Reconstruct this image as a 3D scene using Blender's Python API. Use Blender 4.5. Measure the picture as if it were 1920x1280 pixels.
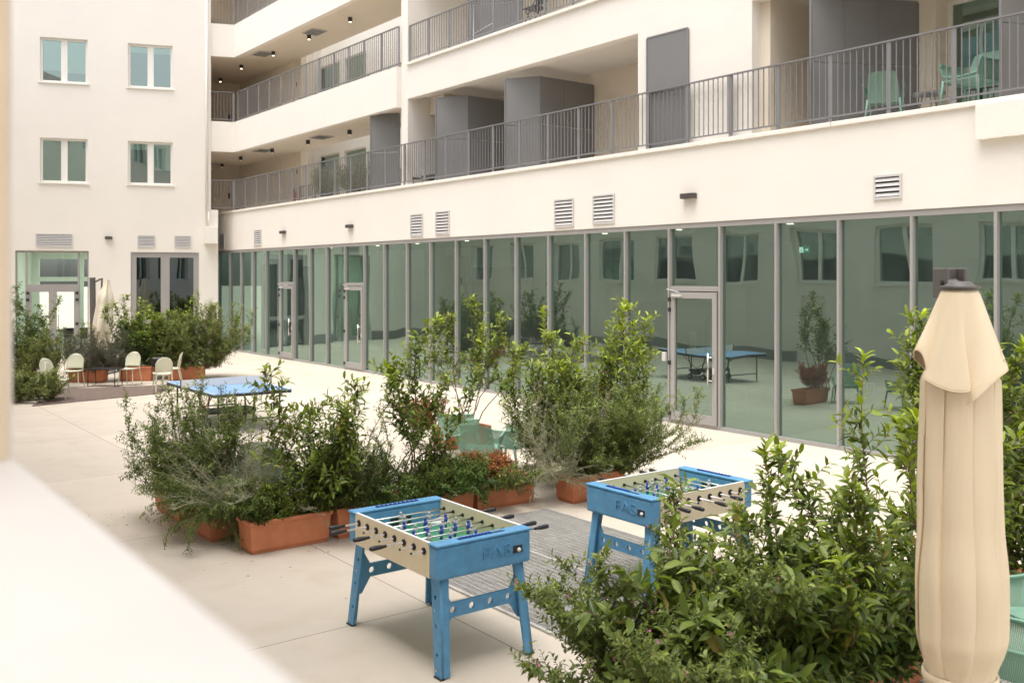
import bpy, bmesh, math, random
import numpy as np
from mathutils import Vector, Matrix

for _o in list(bpy.data.objects):
    bpy.data.objects.remove(_o)
S = bpy.context.scene
C = S.collection
R = math.radians

# ------------------------------------------------------------------ camera, sky, sun, exposure
CAMH = 2.9
cam_d = bpy.data.cameras.new('camera')
cam = bpy.data.objects.new('camera', cam_d)
C.objects.link(cam)
cam.location = (0, 0, CAMH)
cam.rotation_euler = (R(90), 0, 0)
cam_d.sensor_width = 36
cam_d.lens = 33.75
cam_d.shift_y = -121 / 1920
cam_d.clip_start = 0.02
cam_d.clip_end = 2000
cam_d.dof.use_dof = True
cam_d.dof.focus_distance = 9.0
cam_d.dof.aperture_fstop = 3.4
S.camera = cam

SUN_EL, SUN_AZ = 74, 222          # azimuth measured clockwise from +Y
W = bpy.data.worlds.new('World')
S.world = W
W.use_nodes = True
nt = W.node_tree
bg = nt.nodes['Background']
sky = nt.nodes.new('ShaderNodeTexSky')
sky.sky_type = 'NISHITA'
sky.sun_disc = False
sky.sun_elevation = R(SUN_EL)
sky.sun_rotation = R(SUN_AZ)
sky.dust_density = 4
hsv = nt.nodes.new('ShaderNodeHueSaturation')       # thin overcast: a paler, greyer sky
hsv.inputs['Saturation'].default_value = 0.22
nt.links.new(sky.outputs[0], hsv.inputs['Color'])
nt.links.new(hsv.outputs[0], bg.inputs['Color'])
bg.inputs['Strength'].default_value = 0.15

sd = bpy.data.lights.new('sun', 'SUN')
sun = bpy.data.objects.new('sun', sd)
C.objects.link(sun)
sd.energy = 0.95
sd.angle = R(40)
sd.color = (1, 0.95, 0.88)
_d = Vector((math.sin(R(SUN_AZ)) * math.cos(R(SUN_EL)), math.cos(R(SUN_AZ)) * math.cos(R(SUN_EL)), math.sin(R(SUN_EL))))
sun.rotation_euler = _d.to_track_quat('Z', 'Y').to_euler()
sun.location = _d * 60

S.view_settings.view_transform = 'Standard'
S.view_settings.look = 'None'
S.view_settings.exposure = 1.17
S.view_settings.gamma = 1
S.render.engine = 'CYCLES'
S.cycles.max_bounces = 10
S.cycles.diffuse_bounces = 5
S.cycles.transparent_max_bounces = 16
S.cycles.sample_clamp_indirect = 6

# ------------------------------------------------------------------ placing helpers
# facade frame: x runs along the long facade to the right, y runs into that building
FR = math.atan2(-0.797, 0.605)
DF = 14.05
def G(px, py, h=0.0):
    Y = (CAMH - h) * 1800 / (py - 519)
    return ((px - 960) * Y / 1800, Y)
def FP(a, b):                       # facade coordinates to world
    return (a * 0.605 + (b + DF) * 0.797, -a * 0.797 + (b + DF) * 0.605)
def fa(px, b=0.0):                  # a at a column, on the plane b
    r = (px - 960) / 1800
    Y = (DF + b) / (0.797 * r + 0.605)
    return Y * (0.605 * r - 0.797)
def fb(px, a):                      # b at a column, for a fixed a
    r = (px - 960) / 1800
    Y = a / (0.605 * r - 0.797)
    return Y * (0.797 * r + 0.605) - DF

# ------------------------------------------------------------------ materials
def _n(nt, t, **k):
    n = nt.nodes.new(t)
    for a, v in k.items():
        setattr(n, a, v)
    return n
def mat(name, col, rough=0.6, metal=0.0, var=0.0, vscale=3.0, bump=0.0, bscale=40.0, spec=0.5, coat=0.0, streak=False):
    m = bpy.data.materials.new(name)
    m.use_nodes = True
    nt = m.node_tree
    b = nt.nodes['Principled BSDF']
    b.inputs['Roughness'].default_value = rough
    b.inputs['Metallic'].default_value = metal
    b.inputs['Specular IOR Level'].default_value = spec
    b.inputs['Coat Weight'].default_value = coat
    b.inputs['Base Color'].default_value = (*col, 1)
    tc = _n(nt, 'ShaderNodeTexCoord')
    if var:
        no = _n(nt, 'ShaderNodeTexNoise')
        no.inputs['Scale'].default_value = vscale
        no.inputs['Detail'].default_value = 6
        no.inputs['Roughness'].default_value = 0.65
        if streak:
            mp = _n(nt, 'ShaderNodeMapping')
            mp.inputs['Scale'].default_value = (1, 1, 0.12)
            nt.links.new(tc.outputs['Object'], mp.inputs[0])
            nt.links.new(mp.outputs[0], no.inputs['Vector'])
        else:
            nt.links.new(tc.outputs['Object'], no.inputs['Vector'])
        mx = _n(nt, 'ShaderNodeMix', data_type='RGBA')
        mx.inputs['A'].default_value = (*[c * (1 - var) for c in col], 1)
        mx.inputs['B'].default_value = (*[min(1, c * (1 + var)) for c in col], 1)
        mr = _n(nt, 'ShaderNodeMapRange')
        mr.inputs['From Min'].default_value = 0.3
        mr.inputs['From Max'].default_value = 0.7
        nt.links.new(no.outputs['Fac'], mr.inputs['Value'])
        nt.links.new(mr.outputs[0], mx.inputs['Factor'])
        nt.links.new(mx.outputs['Result'], b.inputs['Base Color'])
    if bump:
        n2 = _n(nt, 'ShaderNodeTexNoise')
        n2.inputs['Scale'].default_value = bscale
        n2.inputs['Detail'].default_value = 4
        nt.links.new(tc.outputs['Object'], n2.inputs['Vector'])
        bp = _n(nt, 'ShaderNodeBump')
        bp.inputs['Strength'].default_value = bump
        bp.inputs['Distance'].default_value = 0.01
        nt.links.new(n2.outputs['Fac'], bp.inputs['Height'])
        nt.links.new(bp.outputs[0], b.inputs['Normal'])
    return m

def leaf_mat(name, dark, light, rough=0.4, trans=0.25, spec=0.4):
    m = bpy.data.materials.new(name)
    m.use_nodes = True
    nt = m.node_tree
    b = nt.nodes['Principled BSDF']
    out = nt.nodes['Material Output']
    at = _n(nt, 'ShaderNodeAttribute', attribute_name='tone')
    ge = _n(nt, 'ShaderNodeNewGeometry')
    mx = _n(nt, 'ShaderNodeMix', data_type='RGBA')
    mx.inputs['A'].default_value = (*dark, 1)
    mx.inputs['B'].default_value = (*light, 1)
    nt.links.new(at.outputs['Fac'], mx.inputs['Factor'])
    hs = _n(nt, 'ShaderNodeHueSaturation')
    mr = _n(nt, 'ShaderNodeMapRange')
    mr.inputs['To Min'].default_value = 0.7
    mr.inputs['To Max'].default_value = 1.35
    nt.links.new(ge.outputs['Random Per Island'], mr.inputs['Value'])
    nt.links.new(mr.outputs[0], hs.inputs['Value'])
    nt.links.new(mx.outputs['Result'], hs.inputs['Color'])
    old = _n(nt, 'ShaderNodeMath', operation='GREATER_THAN')     # a few ageing leaves
    old.inputs[1].default_value = 0.985
    nt.links.new(ge.outputs['Random Per Island'], old.inputs[0])
    mo = _n(nt, 'ShaderNodeMix', data_type='RGBA')
    mo.inputs['B'].default_value = (0.26, 0.21, 0.05, 1)
    nt.links.new(old.outputs[0], mo.inputs['Factor'])
    nt.links.new(hs.outputs[0], mo.inputs['A'])
    hs = type('o', (), {'outputs': [mo.outputs['Result']]})()
    nt.links.new(hs.outputs[0], b.inputs['Base Color'])
    b.inputs['Roughness'].default_value = rough
    b.inputs['Specular IOR Level'].default_value = spec
    tr = _n(nt, 'ShaderNodeBsdfTranslucent')
    h2 = _n(nt, 'ShaderNodeHueSaturation')
    h2.inputs['Value'].default_value = 1.5
    h2.inputs['Saturation'].default_value = 1.15
    nt.links.new(hs.outputs[0], h2.inputs['Color'])
    nt.links.new(h2.outputs[0], tr.inputs['Color'])
    ms = _n(nt, 'ShaderNodeMixShader')
    ms.inputs['Fac'].default_value = trans
    nt.links.new(b.outputs[0], ms.inputs[1])
    nt.links.new(tr.outputs[0], ms.inputs[2])
    nt.links.new(ms.outputs[0], out.inputs['Surface'])
    return m

def glass_mat(name, through, refl, base=0.12, gain=1.0, wave=0.0, haze=0.0):
    m = bpy.data.materials.new(name)
    m.use_nodes = True
    nt = m.node_tree
    nt.nodes.remove(nt.nodes['Principled BSDF'])
    out = nt.nodes['Material Output']
    gl = _n(nt, 'ShaderNodeBsdfGlossy')
    gl.inputs['Roughness'].default_value = 0.0
    gl.inputs['Color'].default_value = (*refl, 1)
    tr = _n(nt, 'ShaderNodeBsdfTransparent')
    tr.inputs['Color'].default_value = (*through, 1)
    fr = _n(nt, 'ShaderNodeFresnel')
    fr.inputs['IOR'].default_value = 1.5
    ma = _n(nt, 'ShaderNodeMath', operation='MULTIPLY_ADD', use_clamp=True)
    ma.inputs[1].default_value = gain
    ma.inputs[2].default_value = base
    nt.links.new(fr.outputs[0], ma.inputs[0])
    ms = _n(nt, 'ShaderNodeMixShader')
    nt.links.new(ma.outputs[0], ms.inputs['Fac'])
    nt.links.new(tr.outputs[0], ms.inputs[1])
    nt.links.new(gl.outputs[0], ms.inputs[2])
    nt.links.new(ms.outputs[0], out.inputs['Surface'])
    if haze:                        # painted haze: uneven diffuse mix that lifts and softens the reflections
        df = _n(nt, 'ShaderNodeBsdfDiffuse')
        df.inputs['Color'].default_value = (0.42, 0.50, 0.48, 1)
        tcd = _n(nt, 'ShaderNodeTexCoord')
        nd = _n(nt, 'ShaderNodeTexNoise')
        nd.inputs['Scale'].default_value = 1.6
        nd.inputs['Detail'].default_value = 7
        nt.links.new(tcd.outputs['Object'], nd.inputs['Vector'])
        md_ = _n(nt, 'ShaderNodeMath', operation='MULTIPLY')
        md_.inputs[1].default_value = haze * 2
        nt.links.new(nd.outputs['Fac'], md_.inputs[0])
        m2 = _n(nt, 'ShaderNodeMixShader')
        nt.links.new(md_.outputs[0], m2.inputs['Fac'])
        nt.links.new(ms.outputs[0], m2.inputs[1])
        nt.links.new(df.outputs[0], m2.inputs[2])
        nt.links.new(m2.outputs[0], out.inputs['Surface'])
    if wave:
        tc = _n(nt, 'ShaderNodeTexCoord')
        no = _n(nt, 'ShaderNodeTexNoise')
        no.inputs['Scale'].default_value = 0.9
        no.inputs['Detail'].default_value = 0
        nt.links.new(tc.outputs['Object'], no.inputs['Vector'])
        bp = _n(nt, 'ShaderNodeBump')
        bp.inputs['Strength'].default_value = 1
        bp.inputs['Distance'].default_value = wave
        nt.links.new(no.outputs['Fac'], bp.inputs['Height'])
        nt.links.new(bp.outputs[0], gl.inputs['Normal'])
    return m

def emit_mat(name, col, s):
    m = bpy.data.materials.new(name)
    m.use_nodes = True
    b = m.node_tree.nodes['Principled BSDF']
    b.inputs['Base Color'].default_value = (*col, 1)
    b.inputs['Emission Color'].default_value = (*col, 1)
    b.inputs['Emission Strength'].default_value = s
    return m

def perforated(name, col, pitch=0.013, hole=0.19, rough=0.5):
    """resin pierced by rows of real-size holes (object coordinates)"""
    m = mat(name, col, rough, var=0.06, vscale=5)
    nt = m.node_tree
    b = nt.nodes['Principled BSDF']
    out = nt.nodes['Material Output']
    uv = _n(nt, 'ShaderNodeUVMap')
    sx = _n(nt, 'ShaderNodeSeparateXYZ')
    nt.links.new(uv.outputs[0], sx.inputs[0])
    fs = []
    for i, k in ((0, pitch), (1, pitch)):
        d = _n(nt, 'ShaderNodeMath', operation='DIVIDE')
        d.inputs[1].default_value = k
        nt.links.new(sx.outputs[i], d.inputs[0])
        f = _n(nt, 'ShaderNodeMath', operation='FRACT')
        nt.links.new(d.outputs[0], f.inputs[0])
        s = _n(nt, 'ShaderNodeMath', operation='SUBTRACT')
        s.inputs[1].default_value = 0.5
        nt.links.new(f.outputs[0], s.inputs[0])
        a = _n(nt, 'ShaderNodeMath', operation='ABSOLUTE')
        nt.links.new(s.outputs[0], a.inputs[0])
        c = _n(nt, 'ShaderNodeMath', operation='LESS_THAN')
        c.inputs[1].default_value = hole
        nt.links.new(a.outputs[0], c.inputs[0])
        fs.append(c)
    mu = _n(nt, 'ShaderNodeMath', operation='MULTIPLY')
    nt.links.new(fs[0].outputs[0], mu.inputs[0])
    nt.links.new(fs[1].outputs[0], mu.inputs[1])
    tr = _n(nt, 'ShaderNodeBsdfTransparent')
    ms = _n(nt, 'ShaderNodeMixShader')
    nt.links.new(mu.outputs[0], ms.inputs[0])
    nt.links.new(b.outputs[0], ms.inputs[1])
    nt.links.new(tr.outputs[0], ms.inputs[2])
    nt.links.new(ms.outputs[0], out.inputs['Surface'])
    return m

M = {}
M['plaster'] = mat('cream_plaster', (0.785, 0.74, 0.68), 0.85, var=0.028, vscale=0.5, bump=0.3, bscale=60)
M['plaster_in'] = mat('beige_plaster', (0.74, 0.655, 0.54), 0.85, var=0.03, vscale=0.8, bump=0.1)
M['trim'] = mat('white_trim', (0.80, 0.76, 0.70), 0.6, var=0.03, vscale=2)
M['frame'] = mat('pale_grey_frame', (0.34, 0.325, 0.315), 0.45, spec=0.4, var=0.03, vscale=2)
M['wframe'] = mat('white_frame', (0.80, 0.77, 0.72), 0.5)
M['rail'] = mat('grey_rail_paint', (0.195, 0.192, 0.195), 0.5, var=0.05, vscale=4)
M['screen'] = mat('grey_screen_sheet', (0.185, 0.180, 0.177), 0.55, var=0.04, vscale=1.2)
M['dark'] = mat('dark_rubber', (0.02, 0.02, 0.022), 0.5)
M['black'] = mat('black_metal', (0.018, 0.018, 0.02), 0.4)
M['lamp'] = mat('dark_lamp_housing', (0.07, 0.06, 0.055), 0.5)
M['slat'] = mat('vent_slat', (0.58, 0.56, 0.54), 0.5)
M['void'] = mat('dark_void', (0.03, 0.03, 0.03), 0.9)
M['terra'] = mat('terracotta', (0.52, 0.185, 0.085), 0.7, var=0.14, vscale=5, bump=0.25, bscale=90)
M['soil'] = mat('potting_soil', (0.045, 0.032, 0.022), 0.95, var=0.4, vscale=30, bump=1, bscale=60)
M['blue'] = mat('blue_paint', (0.105, 0.295, 0.50), 0.5, var=0.13, vscale=9, bump=0.15, bscale=90, spec=0.35)
M['cream'] = mat('cream_laminate', (0.72, 0.62, 0.44), 0.45, var=0.04, vscale=4)
M['chrome'] = mat('steel_rod', (0.72, 0.70, 0.68), 0.22, metal=1)
M['pfield'] = mat('green_playfield', (0.05, 0.26, 0.13), 0.35, var=0.05)
M['white'] = mat('white_plastic', (0.75, 0.74, 0.72), 0.5)
M['pblue'] = mat('blue_player', (0.03, 0.07, 0.38), 0.35)
M['pgrey'] = mat('grey_player', (0.42, 0.42, 0.40), 0.4)
M['ttblue'] = mat('table_tennis_blue', (0.20, 0.37, 0.66), 0.4, var=0.04)
M['net'] = mat('white_net', (0.75, 0.72, 0.68), 0.8)
M['red'] = mat('red_paint', (0.45, 0.03, 0.02), 0.4)
M['cgreen'] = mat('sage_green_resin', (0.20, 0.36, 0.275), 0.5, var=0.06, vscale=4)
M['pgreen'] = perforated('sage_green_perforated_resin', (0.20, 0.36, 0.275))
M['cchair'] = mat('pale_cream_resin', (0.62, 0.61, 0.47), 0.5, var=0.04)
M['cloth'] = mat('cream_canvas', (0.82, 0.69, 0.50), 0.85, var=0.06, vscale=4, bump=0.3, bscale=300, spec=0.2, streak=True)
M['cloth2'] = mat('off_white_canvas', (0.76, 0.68, 0.55), 0.85, var=0.05, vscale=4, spec=0.2)
M['bronze'] = mat('umbrella_metal', (0.13, 0.12, 0.115), 0.45, var=0.05)
M['galv'] = mat('galvanised_steel', (0.52, 0.50, 0.47), 0.55, metal=0.2, var=0.15, vscale=6)
M['rug'] = mat('brown_rug', (0.16, 0.115, 0.095), 0.95, var=0.3, vscale=14, bump=0.6, bscale=120)
M['courtplinth'] = mat('grey_plinth', (0.26, 0.26, 0.25), 0.8)
M['plinth'] = mat('dark_plinth', (0.17, 0.17, 0.165), 0.7)
M['bark'] = mat('bark_brown', (0.19, 0.125, 0.08), 0.85, var=0.3, vscale=30)
M['bark_pale'] = mat('pale_dry_stem', (0.40, 0.37, 0.24), 0.8)
M['stem_green'] = mat('green_stem', (0.14, 0.17, 0.07), 0.7)
M['inwall'] = mat('interior_wall', (0.27, 0.30, 0.27), 0.8, var=0.05)
M['infloor'] = mat('interior_floor', (0.13, 0.13, 0.135), 0.3, var=0.05)
M['inwood'] = mat('interior_wood', (0.30, 0.19, 0.08), 0.5, var=0.1)
M['ingreen'] = mat('interior_green_board', (0.05, 0.16, 0.09), 0.5)
M['glass'] = glass_mat('green_tinted_glass', (0.27, 0.38, 0.34), (0.66, 0.90, 0.79), 0.30, 1.0, 0.006, haze=0.045)
M['dglass'] = glass_mat('dark_slate_glass', (0.20, 0.26, 0.28), (0.62, 0.74, 0.80), 0.20, 1.0, 0.003)
M['tglass'] = glass_mat('teal_window_glass', (0.70, 0.88, 0.84), (0.72, 0.87, 0.82), 0.30, 1.0, 0.002)
M['clear'] = glass_mat('pale_green_door_glass', (0.84, 0.94, 0.87), (0.8, 0.9, 0.85), 0.05, 0.6)
M['blind'] = mat('roller_blind', (0.55, 0.56, 0.50), 0.8)
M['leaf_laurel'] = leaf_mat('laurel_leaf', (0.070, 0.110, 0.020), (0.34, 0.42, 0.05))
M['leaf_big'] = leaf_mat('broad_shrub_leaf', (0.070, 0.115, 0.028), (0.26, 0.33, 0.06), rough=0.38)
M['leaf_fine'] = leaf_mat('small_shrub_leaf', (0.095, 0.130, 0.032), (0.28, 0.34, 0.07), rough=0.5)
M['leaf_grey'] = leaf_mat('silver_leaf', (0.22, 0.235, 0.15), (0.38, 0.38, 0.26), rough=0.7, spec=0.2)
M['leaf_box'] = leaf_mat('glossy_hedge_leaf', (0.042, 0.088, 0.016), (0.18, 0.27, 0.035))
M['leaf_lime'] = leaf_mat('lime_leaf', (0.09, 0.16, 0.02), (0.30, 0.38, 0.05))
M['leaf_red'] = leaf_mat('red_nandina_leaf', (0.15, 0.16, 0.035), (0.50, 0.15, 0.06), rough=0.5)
M['leaf_rose'] = leaf_mat('rosemary_leaf', (0.055, 0.085, 0.055), (0.12, 0.16, 0.10), rough=0.6)
M['pink'] = leaf_mat('pink_petal', (0.50, 0.16, 0.34), (0.70, 0.30, 0.50))
M['redflower'] = leaf_mat('red_petal', (0.30, 0.045, 0.03), (0.45, 0.12, 0.07))

# ------------------------------------------------------------------ mesh helpers
def link(name, me, m, parent=None, smooth=False, bevel=0.0, seg=2):
    o = bpy.data.objects.new(name, me)
    C.objects.link(o)
    if m is not None:
        me.materials.append(m)
    if parent is not None:
        o.parent = parent
    if smooth:
        me.polygons.foreach_set('use_smooth', [True] * len(me.polygons))
    if bevel:
        md = o.modifiers.new('bevel', 'BEVEL')
        md.width = bevel
        md.segments = seg
        md.limit_method = 'ANGLE'
        md.angle_limit = R(40)
        md.harden_normals = False
    return o

class MB:
    def __init__(s):
        s.V = []
        s.F = []
    def add(s, V, F):
        n = len(s.V)
        s.V += [tuple(v) for v in V]
        s.F += [tuple(i + n for i in f) for f in F]
        return s
    def quad(s, *p):
        return s.add(p, [tuple(range(len(p)))])
    def box(s, x0, x1, y0, y1, z0, z1):
        if x0 > x1: x0, x1 = x1, x0
        if y0 > y1: y0, y1 = y1, y0
        if z0 > z1: z0, z1 = z1, z0
        V = [(x, y, z) for z in (z0, z1) for y in (y0, y1) for x in (x0, x1)]
        return s.add(V, [(0, 2, 3, 1), (4, 5, 7, 6), (0, 1, 5, 4), (2, 6, 7, 3), (0, 4, 6, 2), (1, 3, 7, 5)])
    def bar(s, p0, p1, w, h, up=(0, 0, 1)):
        p0, p1 = Vector(p0), Vector(p1)
        d = (p1 - p0).normalized()
        sd_ = d.cross(Vector(up))
        if sd_.length < 1e-4:
            sd_ = d.cross(Vector((0, 1, 0)))
        sd_.normalize()
        u_ = sd_.cross(d)
        V = []
        for p in (p0, p1):
            for i, j in ((-1, -1), (1, -1), (1, 1), (-1, 1)):
                V.append(p + sd_ * (i * w / 2) + u_ * (j * h / 2))
        return s.add(V, [(0, 3, 2, 1), (4, 5, 6, 7), (0, 1, 5, 4), (1, 2, 6, 5), (2, 3, 7, 6), (3, 0, 4, 7)])
    def tube(s, pts, r, seg=8, caps=True):
        pts = [Vector(p) for p in pts]
        n = len(pts)
        rs = r if isinstance(r, (list, tuple)) else [r] * n
        V = []
        a = None
        for i, p in enumerate(pts):
            d = (pts[min(i + 1, n - 1)] - pts[max(i - 1, 0)]).normalized()
            if a is None:
                a = d.orthogonal().normalized()
            else:
                a = (a - d * a.dot(d)).normalized()
            b = d.cross(a)
            for k in range(seg):
                t = 2 * math.pi * k / seg
                V.append(p + (a * math.cos(t) + b * math.sin(t)) * rs[i])
        F = []
        for i in range(n - 1):
            for k in range(seg):
                k2 = (k + 1) % seg
                F.append((i * seg + k, i * seg + k2, (i + 1) * seg + k2, (i + 1) * seg + k))
        if caps:
            F.append(tuple(reversed(range(seg))))
            F.append(tuple((n - 1) * seg + k for k in range(seg)))
        return s.add(V, F)
    def build(s, name, m, parent=None, smooth=False, bevel=0.0, seg=2):
        me = bpy.data.meshes.new(name)
        me.from_pydata(s.V, [], s.F)
        me.update()
        return link(name, me, m, parent, smooth, bevel, seg)

def bx(name, m, parent, *a, bevel=0.0):
    return MB().box(*a).build(name, m, parent, bevel=bevel)

def plate(name, outline, holes, thick, m, parent, mtx):
    """flat plate with real holes, made as a filled curve; (x,y) outline, thickness along z, moved by mtx"""
    cu = bpy.data.curves.new(name, 'CURVE')
    cu.dimensions = '2D'
    cu.fill_mode = 'BOTH'
    cu.extrude = thick / 2
    for pl in [outline] + [[(cx + r * math.cos(t * math.pi / 8), cy + r * math.sin(t * math.pi / 8)) for t in range(16)] for cx, cy, r in holes]:
        sp = cu.splines.new('POLY')
        sp.points.add(len(pl) - 1)
        for i, p in enumerate(pl):
            sp.points[i].co = (p[0], p[1], 0, 1)
        sp.use_cyclic_u = True
    return curve_mesh(name, cu, m, parent, mtx)
def curve_mesh(name, cu, m, parent, mtx):
    tmp = bpy.data.objects.new('tmp', cu)
    C.objects.link(tmp)
    dg = bpy.context.evaluated_depsgraph_get()
    dg.update()
    me = bpy.data.meshes.new_from_object(tmp.evaluated_get(dg))
    bpy.data.objects.remove(tmp)
    me.transform(mtx)
    me.materials.clear()
    return link(name, me, m, parent)
def text_mesh(name, s, size, depth, m, parent, mtx, sx=1.0, bold=0.0):
    cu = bpy.data.curves.new(name, 'FONT')
    cu.body = s
    cu.size = size
    cu.extrude = depth
    cu.offset = bold
    cu.align_x = 'CENTER'
    cu.align_y = 'CENTER'
    return curve_mesh(name, cu, m, parent, mtx @ Matrix.Diagonal((sx, 1, 1, 1)))

def tag(o, label=None, cat=None, group=None, kind=None):
    if label: o['label'] = label
    if cat: o['category'] = cat
    if group: o['group'] = group
    if kind: o['kind'] = kind
    return o
def thing(name, label, cat, loc=(0, 0, 0), rz=0.0, group=None):
    o = bpy.data.objects.new(name, None)
    o.empty_display_size = 0.2
    C.objects.link(o)
    o.location = (*loc, 0)[:3] if len(loc) == 2 else loc
    o.rotation_euler = (0, 0, rz)
    return tag(o, label, cat, group)
def dup(root, label=None, loc=None, rz=None):
    def rec(o, par):
        c = o.copy()
        C.objects.link(c)
        c.parent = par
        for ch in o.children:
            rec(ch, c)
        return c
    r = rec(root, None)
    if label: r['label'] = label
    if loc is not None: r.location = (*loc, 0)[:3] if len(loc) == 2 else loc
    if rz is not None: r.rotation_euler = (0, 0, rz)
    return r

def holed_wall(a0, a1, z0, z1, holes, y0, y1):
    """wall slab between y0 (front) and y1 with rectangular openings (ha0,ha1,hz0,hz1)"""
    mb = MB()
    xs = sorted({a0, a1, *[h[0] for h in holes], *[h[1] for h in holes]})
    zs = sorted({z0, z1, *[h[2] for h in holes], *[h[3] for h in holes]})
    xs = [x for x in xs if a0 <= x <= a1]
    zs = [z for z in zs if z0 <= z <= z1]
    def solid(i, j):
        if not (0 <= i < len(xs) - 1 and 0 <= j < len(zs) - 1):
            return False
        cx, cz = (xs[i] + xs[i + 1]) / 2, (zs[j] + zs[j + 1]) / 2
        return not any(h[0] < cx < h[1] and h[2] < cz < h[3] for h in holes)
    for i in range(len(xs) - 1):
        for j in range(len(zs) - 1):
            if not solid(i, j):
                continue
            x, X, z, Z = xs[i], xs[i + 1], zs[j], zs[j + 1]
            mb.quad((x, y0, z), (X, y0, z), (X, y0, Z), (x, y0, Z))
            mb.quad((X, y1, z), (x, y1, z), (x, y1, Z), (X, y1, Z))
            if not solid(i - 1, j): mb.quad((x, y1, z), (x, y0, z), (x, y0, Z), (x, y1, Z))
            if not solid(i + 1, j): mb.quad((X, y0, z), (X, y1, z), (X, y1, Z), (X, y0, Z))
            if not solid(i, j - 1): mb.quad((x, y1, z), (X, y1, z), (X, y0, z), (x, y0, z))
            if not solid(i, j + 1): mb.quad((x, y0, Z), (X, y0, Z), (X, y1, Z), (x, y1, Z))
    return mb
# ------------------------------------------------------------------ ground
gm = mat('pale_concrete_paving', (0.57, 0.50, 0.415), 0.75, var=0.07, vscale=0.7, bump=0.12, bscale=25, spec=0.3)
def ground_nodes(m):
    nt = m.node_tree
    b = nt.nodes['Principled BSDF']
    src = b.inputs['Base Color'].links[0].from_socket
    tc = _n(nt, 'ShaderNodeTexCoord')
    sx = _n(nt, 'ShaderNodeSeparateXYZ')
    nt.links.new(tc.outputs['Object'], sx.inputs[0])
    ds = []
    for k, off in ((0, 7.18), (1, 4.55)):
        a = _n(nt, 'ShaderNodeMath', operation='ADD')
        a.inputs[1].default_value = off if k == 0 else -off
        nt.links.new(sx.outputs[k], a.inputs[0])
        pp = _n(nt, 'ShaderNodeMath', operation='PINGPONG')
        pp.inputs[1].default_value = 1.9
        nt.links.new(a.outputs[0], pp.inputs[0])
        ds.append(pp)
    mn = _n(nt, 'ShaderNodeMath', operation='MINIMUM')
    nt.links.new(ds[0].outputs[0], mn.inputs[0])
    nt.links.new(ds[1].outputs[0], mn.inputs[1])
    lt = _n(nt, 'ShaderNodeMapRange')
    lt.inputs['From Min'].default_value = 0.002
    lt.inputs['From Max'].default_value = 0.007
    lt.inputs['To Min'].default_value = 1
    lt.inputs['To Max'].default_value = 0
    nt.links.new(mn.outputs[0], lt.inputs['Value'])
    # stains
    no = _n(nt, 'ShaderNodeTexNoise')
    no.inputs['Scale'].default_value = 2.3
    no.inputs['Detail'].default_value = 8
    nt.links.new(tc.outputs['Object'], no.inputs['Vector'])
    mr = _n(nt, 'ShaderNodeMapRange')
    mr.inputs['From Min'].default_value = 0.52
    mr.inputs['From Max'].default_value = 0.78
    mr.inputs['To Max'].default_value = 0.35
    nt.links.new(no.outputs['Fac'], mr.inputs['Value'])
    m0 = _n(nt, 'ShaderNodeMix', data_type='RGBA')
    nt.links.new(mr.outputs[0], m0.inputs['Factor'])
    nt.links.new(src, m0.inputs['A'])
    m0.inputs['B'].default_value = (0.42, 0.34, 0.25, 1)
    cb = _n(nt, 'ShaderNodeCombineXYZ')                 # each poured slab has its own tone
    for k, off in ((0, 7.18), (1, -4.55)):
        q1 = _n(nt, 'ShaderNodeMath', operation='ADD'); q1.inputs[1].default_value = off
        q2 = _n(nt, 'ShaderNodeMath', operation='DIVIDE'); q2.inputs[1].default_value = 3.8
        q3 = _n(nt, 'ShaderNodeMath', operation='FLOOR')
        nt.links.new(sx.outputs[k], q1.inputs[0]); nt.links.new(q1.outputs[0], q2.inputs[0]); nt.links.new(q2.outputs[0], q3.inputs[0])
        nt.links.new(q3.outputs[0], cb.inputs[k])
    wn = _n(nt, 'ShaderNodeTexWhiteNoise')
    nt.links.new(cb.outputs[0], wn.inputs['Vector'])
    wr = _n(nt, 'ShaderNodeMapRange'); wr.inputs['To Min'].default_value = 0.93; wr.inputs['To Max'].default_value = 1.05
    nt.links.new(wn.outputs['Value'], wr.inputs['Value'])
    hv = _n(nt, 'ShaderNodeHueSaturation')
    nt.links.new(wr.outputs[0], hv.inputs['Value'])
    nt.links.new(m0.outputs['Result'], hv.inputs['Color'])
    m0 = type('o', (), {'outputs': {'Result': hv.outputs[0]}})()
    m1 = _n(nt, 'ShaderNodeMix', data_type='RGBA')
    nt.links.new(lt.outputs[0], m1.inputs['Factor'])
    nt.links.new(m0.outputs['Result'], m1.inputs['A'])
    m1.inputs['B'].default_value = (0.16, 0.125, 0.09, 1)
    nt.links.new(m1.outputs['Result'], b.inputs['Base Color'])
ground_nodes(gm)
g = MB().quad((-300, -300, 0), (300, -300, 0), (300, 300, 0), (-300, 300, 0)).build('ground', gm)
g.rotation_euler = (0, 0, FR)
tag(g, 'pale beige concrete paving of the courtyard with fine joints', kind='structure')

# ------------------------------------------------------------------ long building with the glass front
O = FP(0, 0)
main = thing('apartment_building', 'cream rendered building with a long green glass front and railed balconies above', 'building', (O[0], O[1], 0), FR)
AR, AL = 4.0, -39.2
QA = -36.49
mb = MB()
mb.box(AL, AR, 0.0, 0.3, 3.95, 5.42)          # band over the glass front
mb.build('wall', M['plaster'], main)
mb = MB()
mb.box(AL, AR, 0.3, 12, 5.2, 5.42)
mb.build('floor_slab', M['plaster'], main)
c1 = MB().box(AL, -9.62, -0.05, 0.14, 5.42, 5.50).box(-9.60, AR, -0.05, 0.14, 5.42, 5.50).build('coping', M['trim'], main, bevel=0.008)
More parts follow.
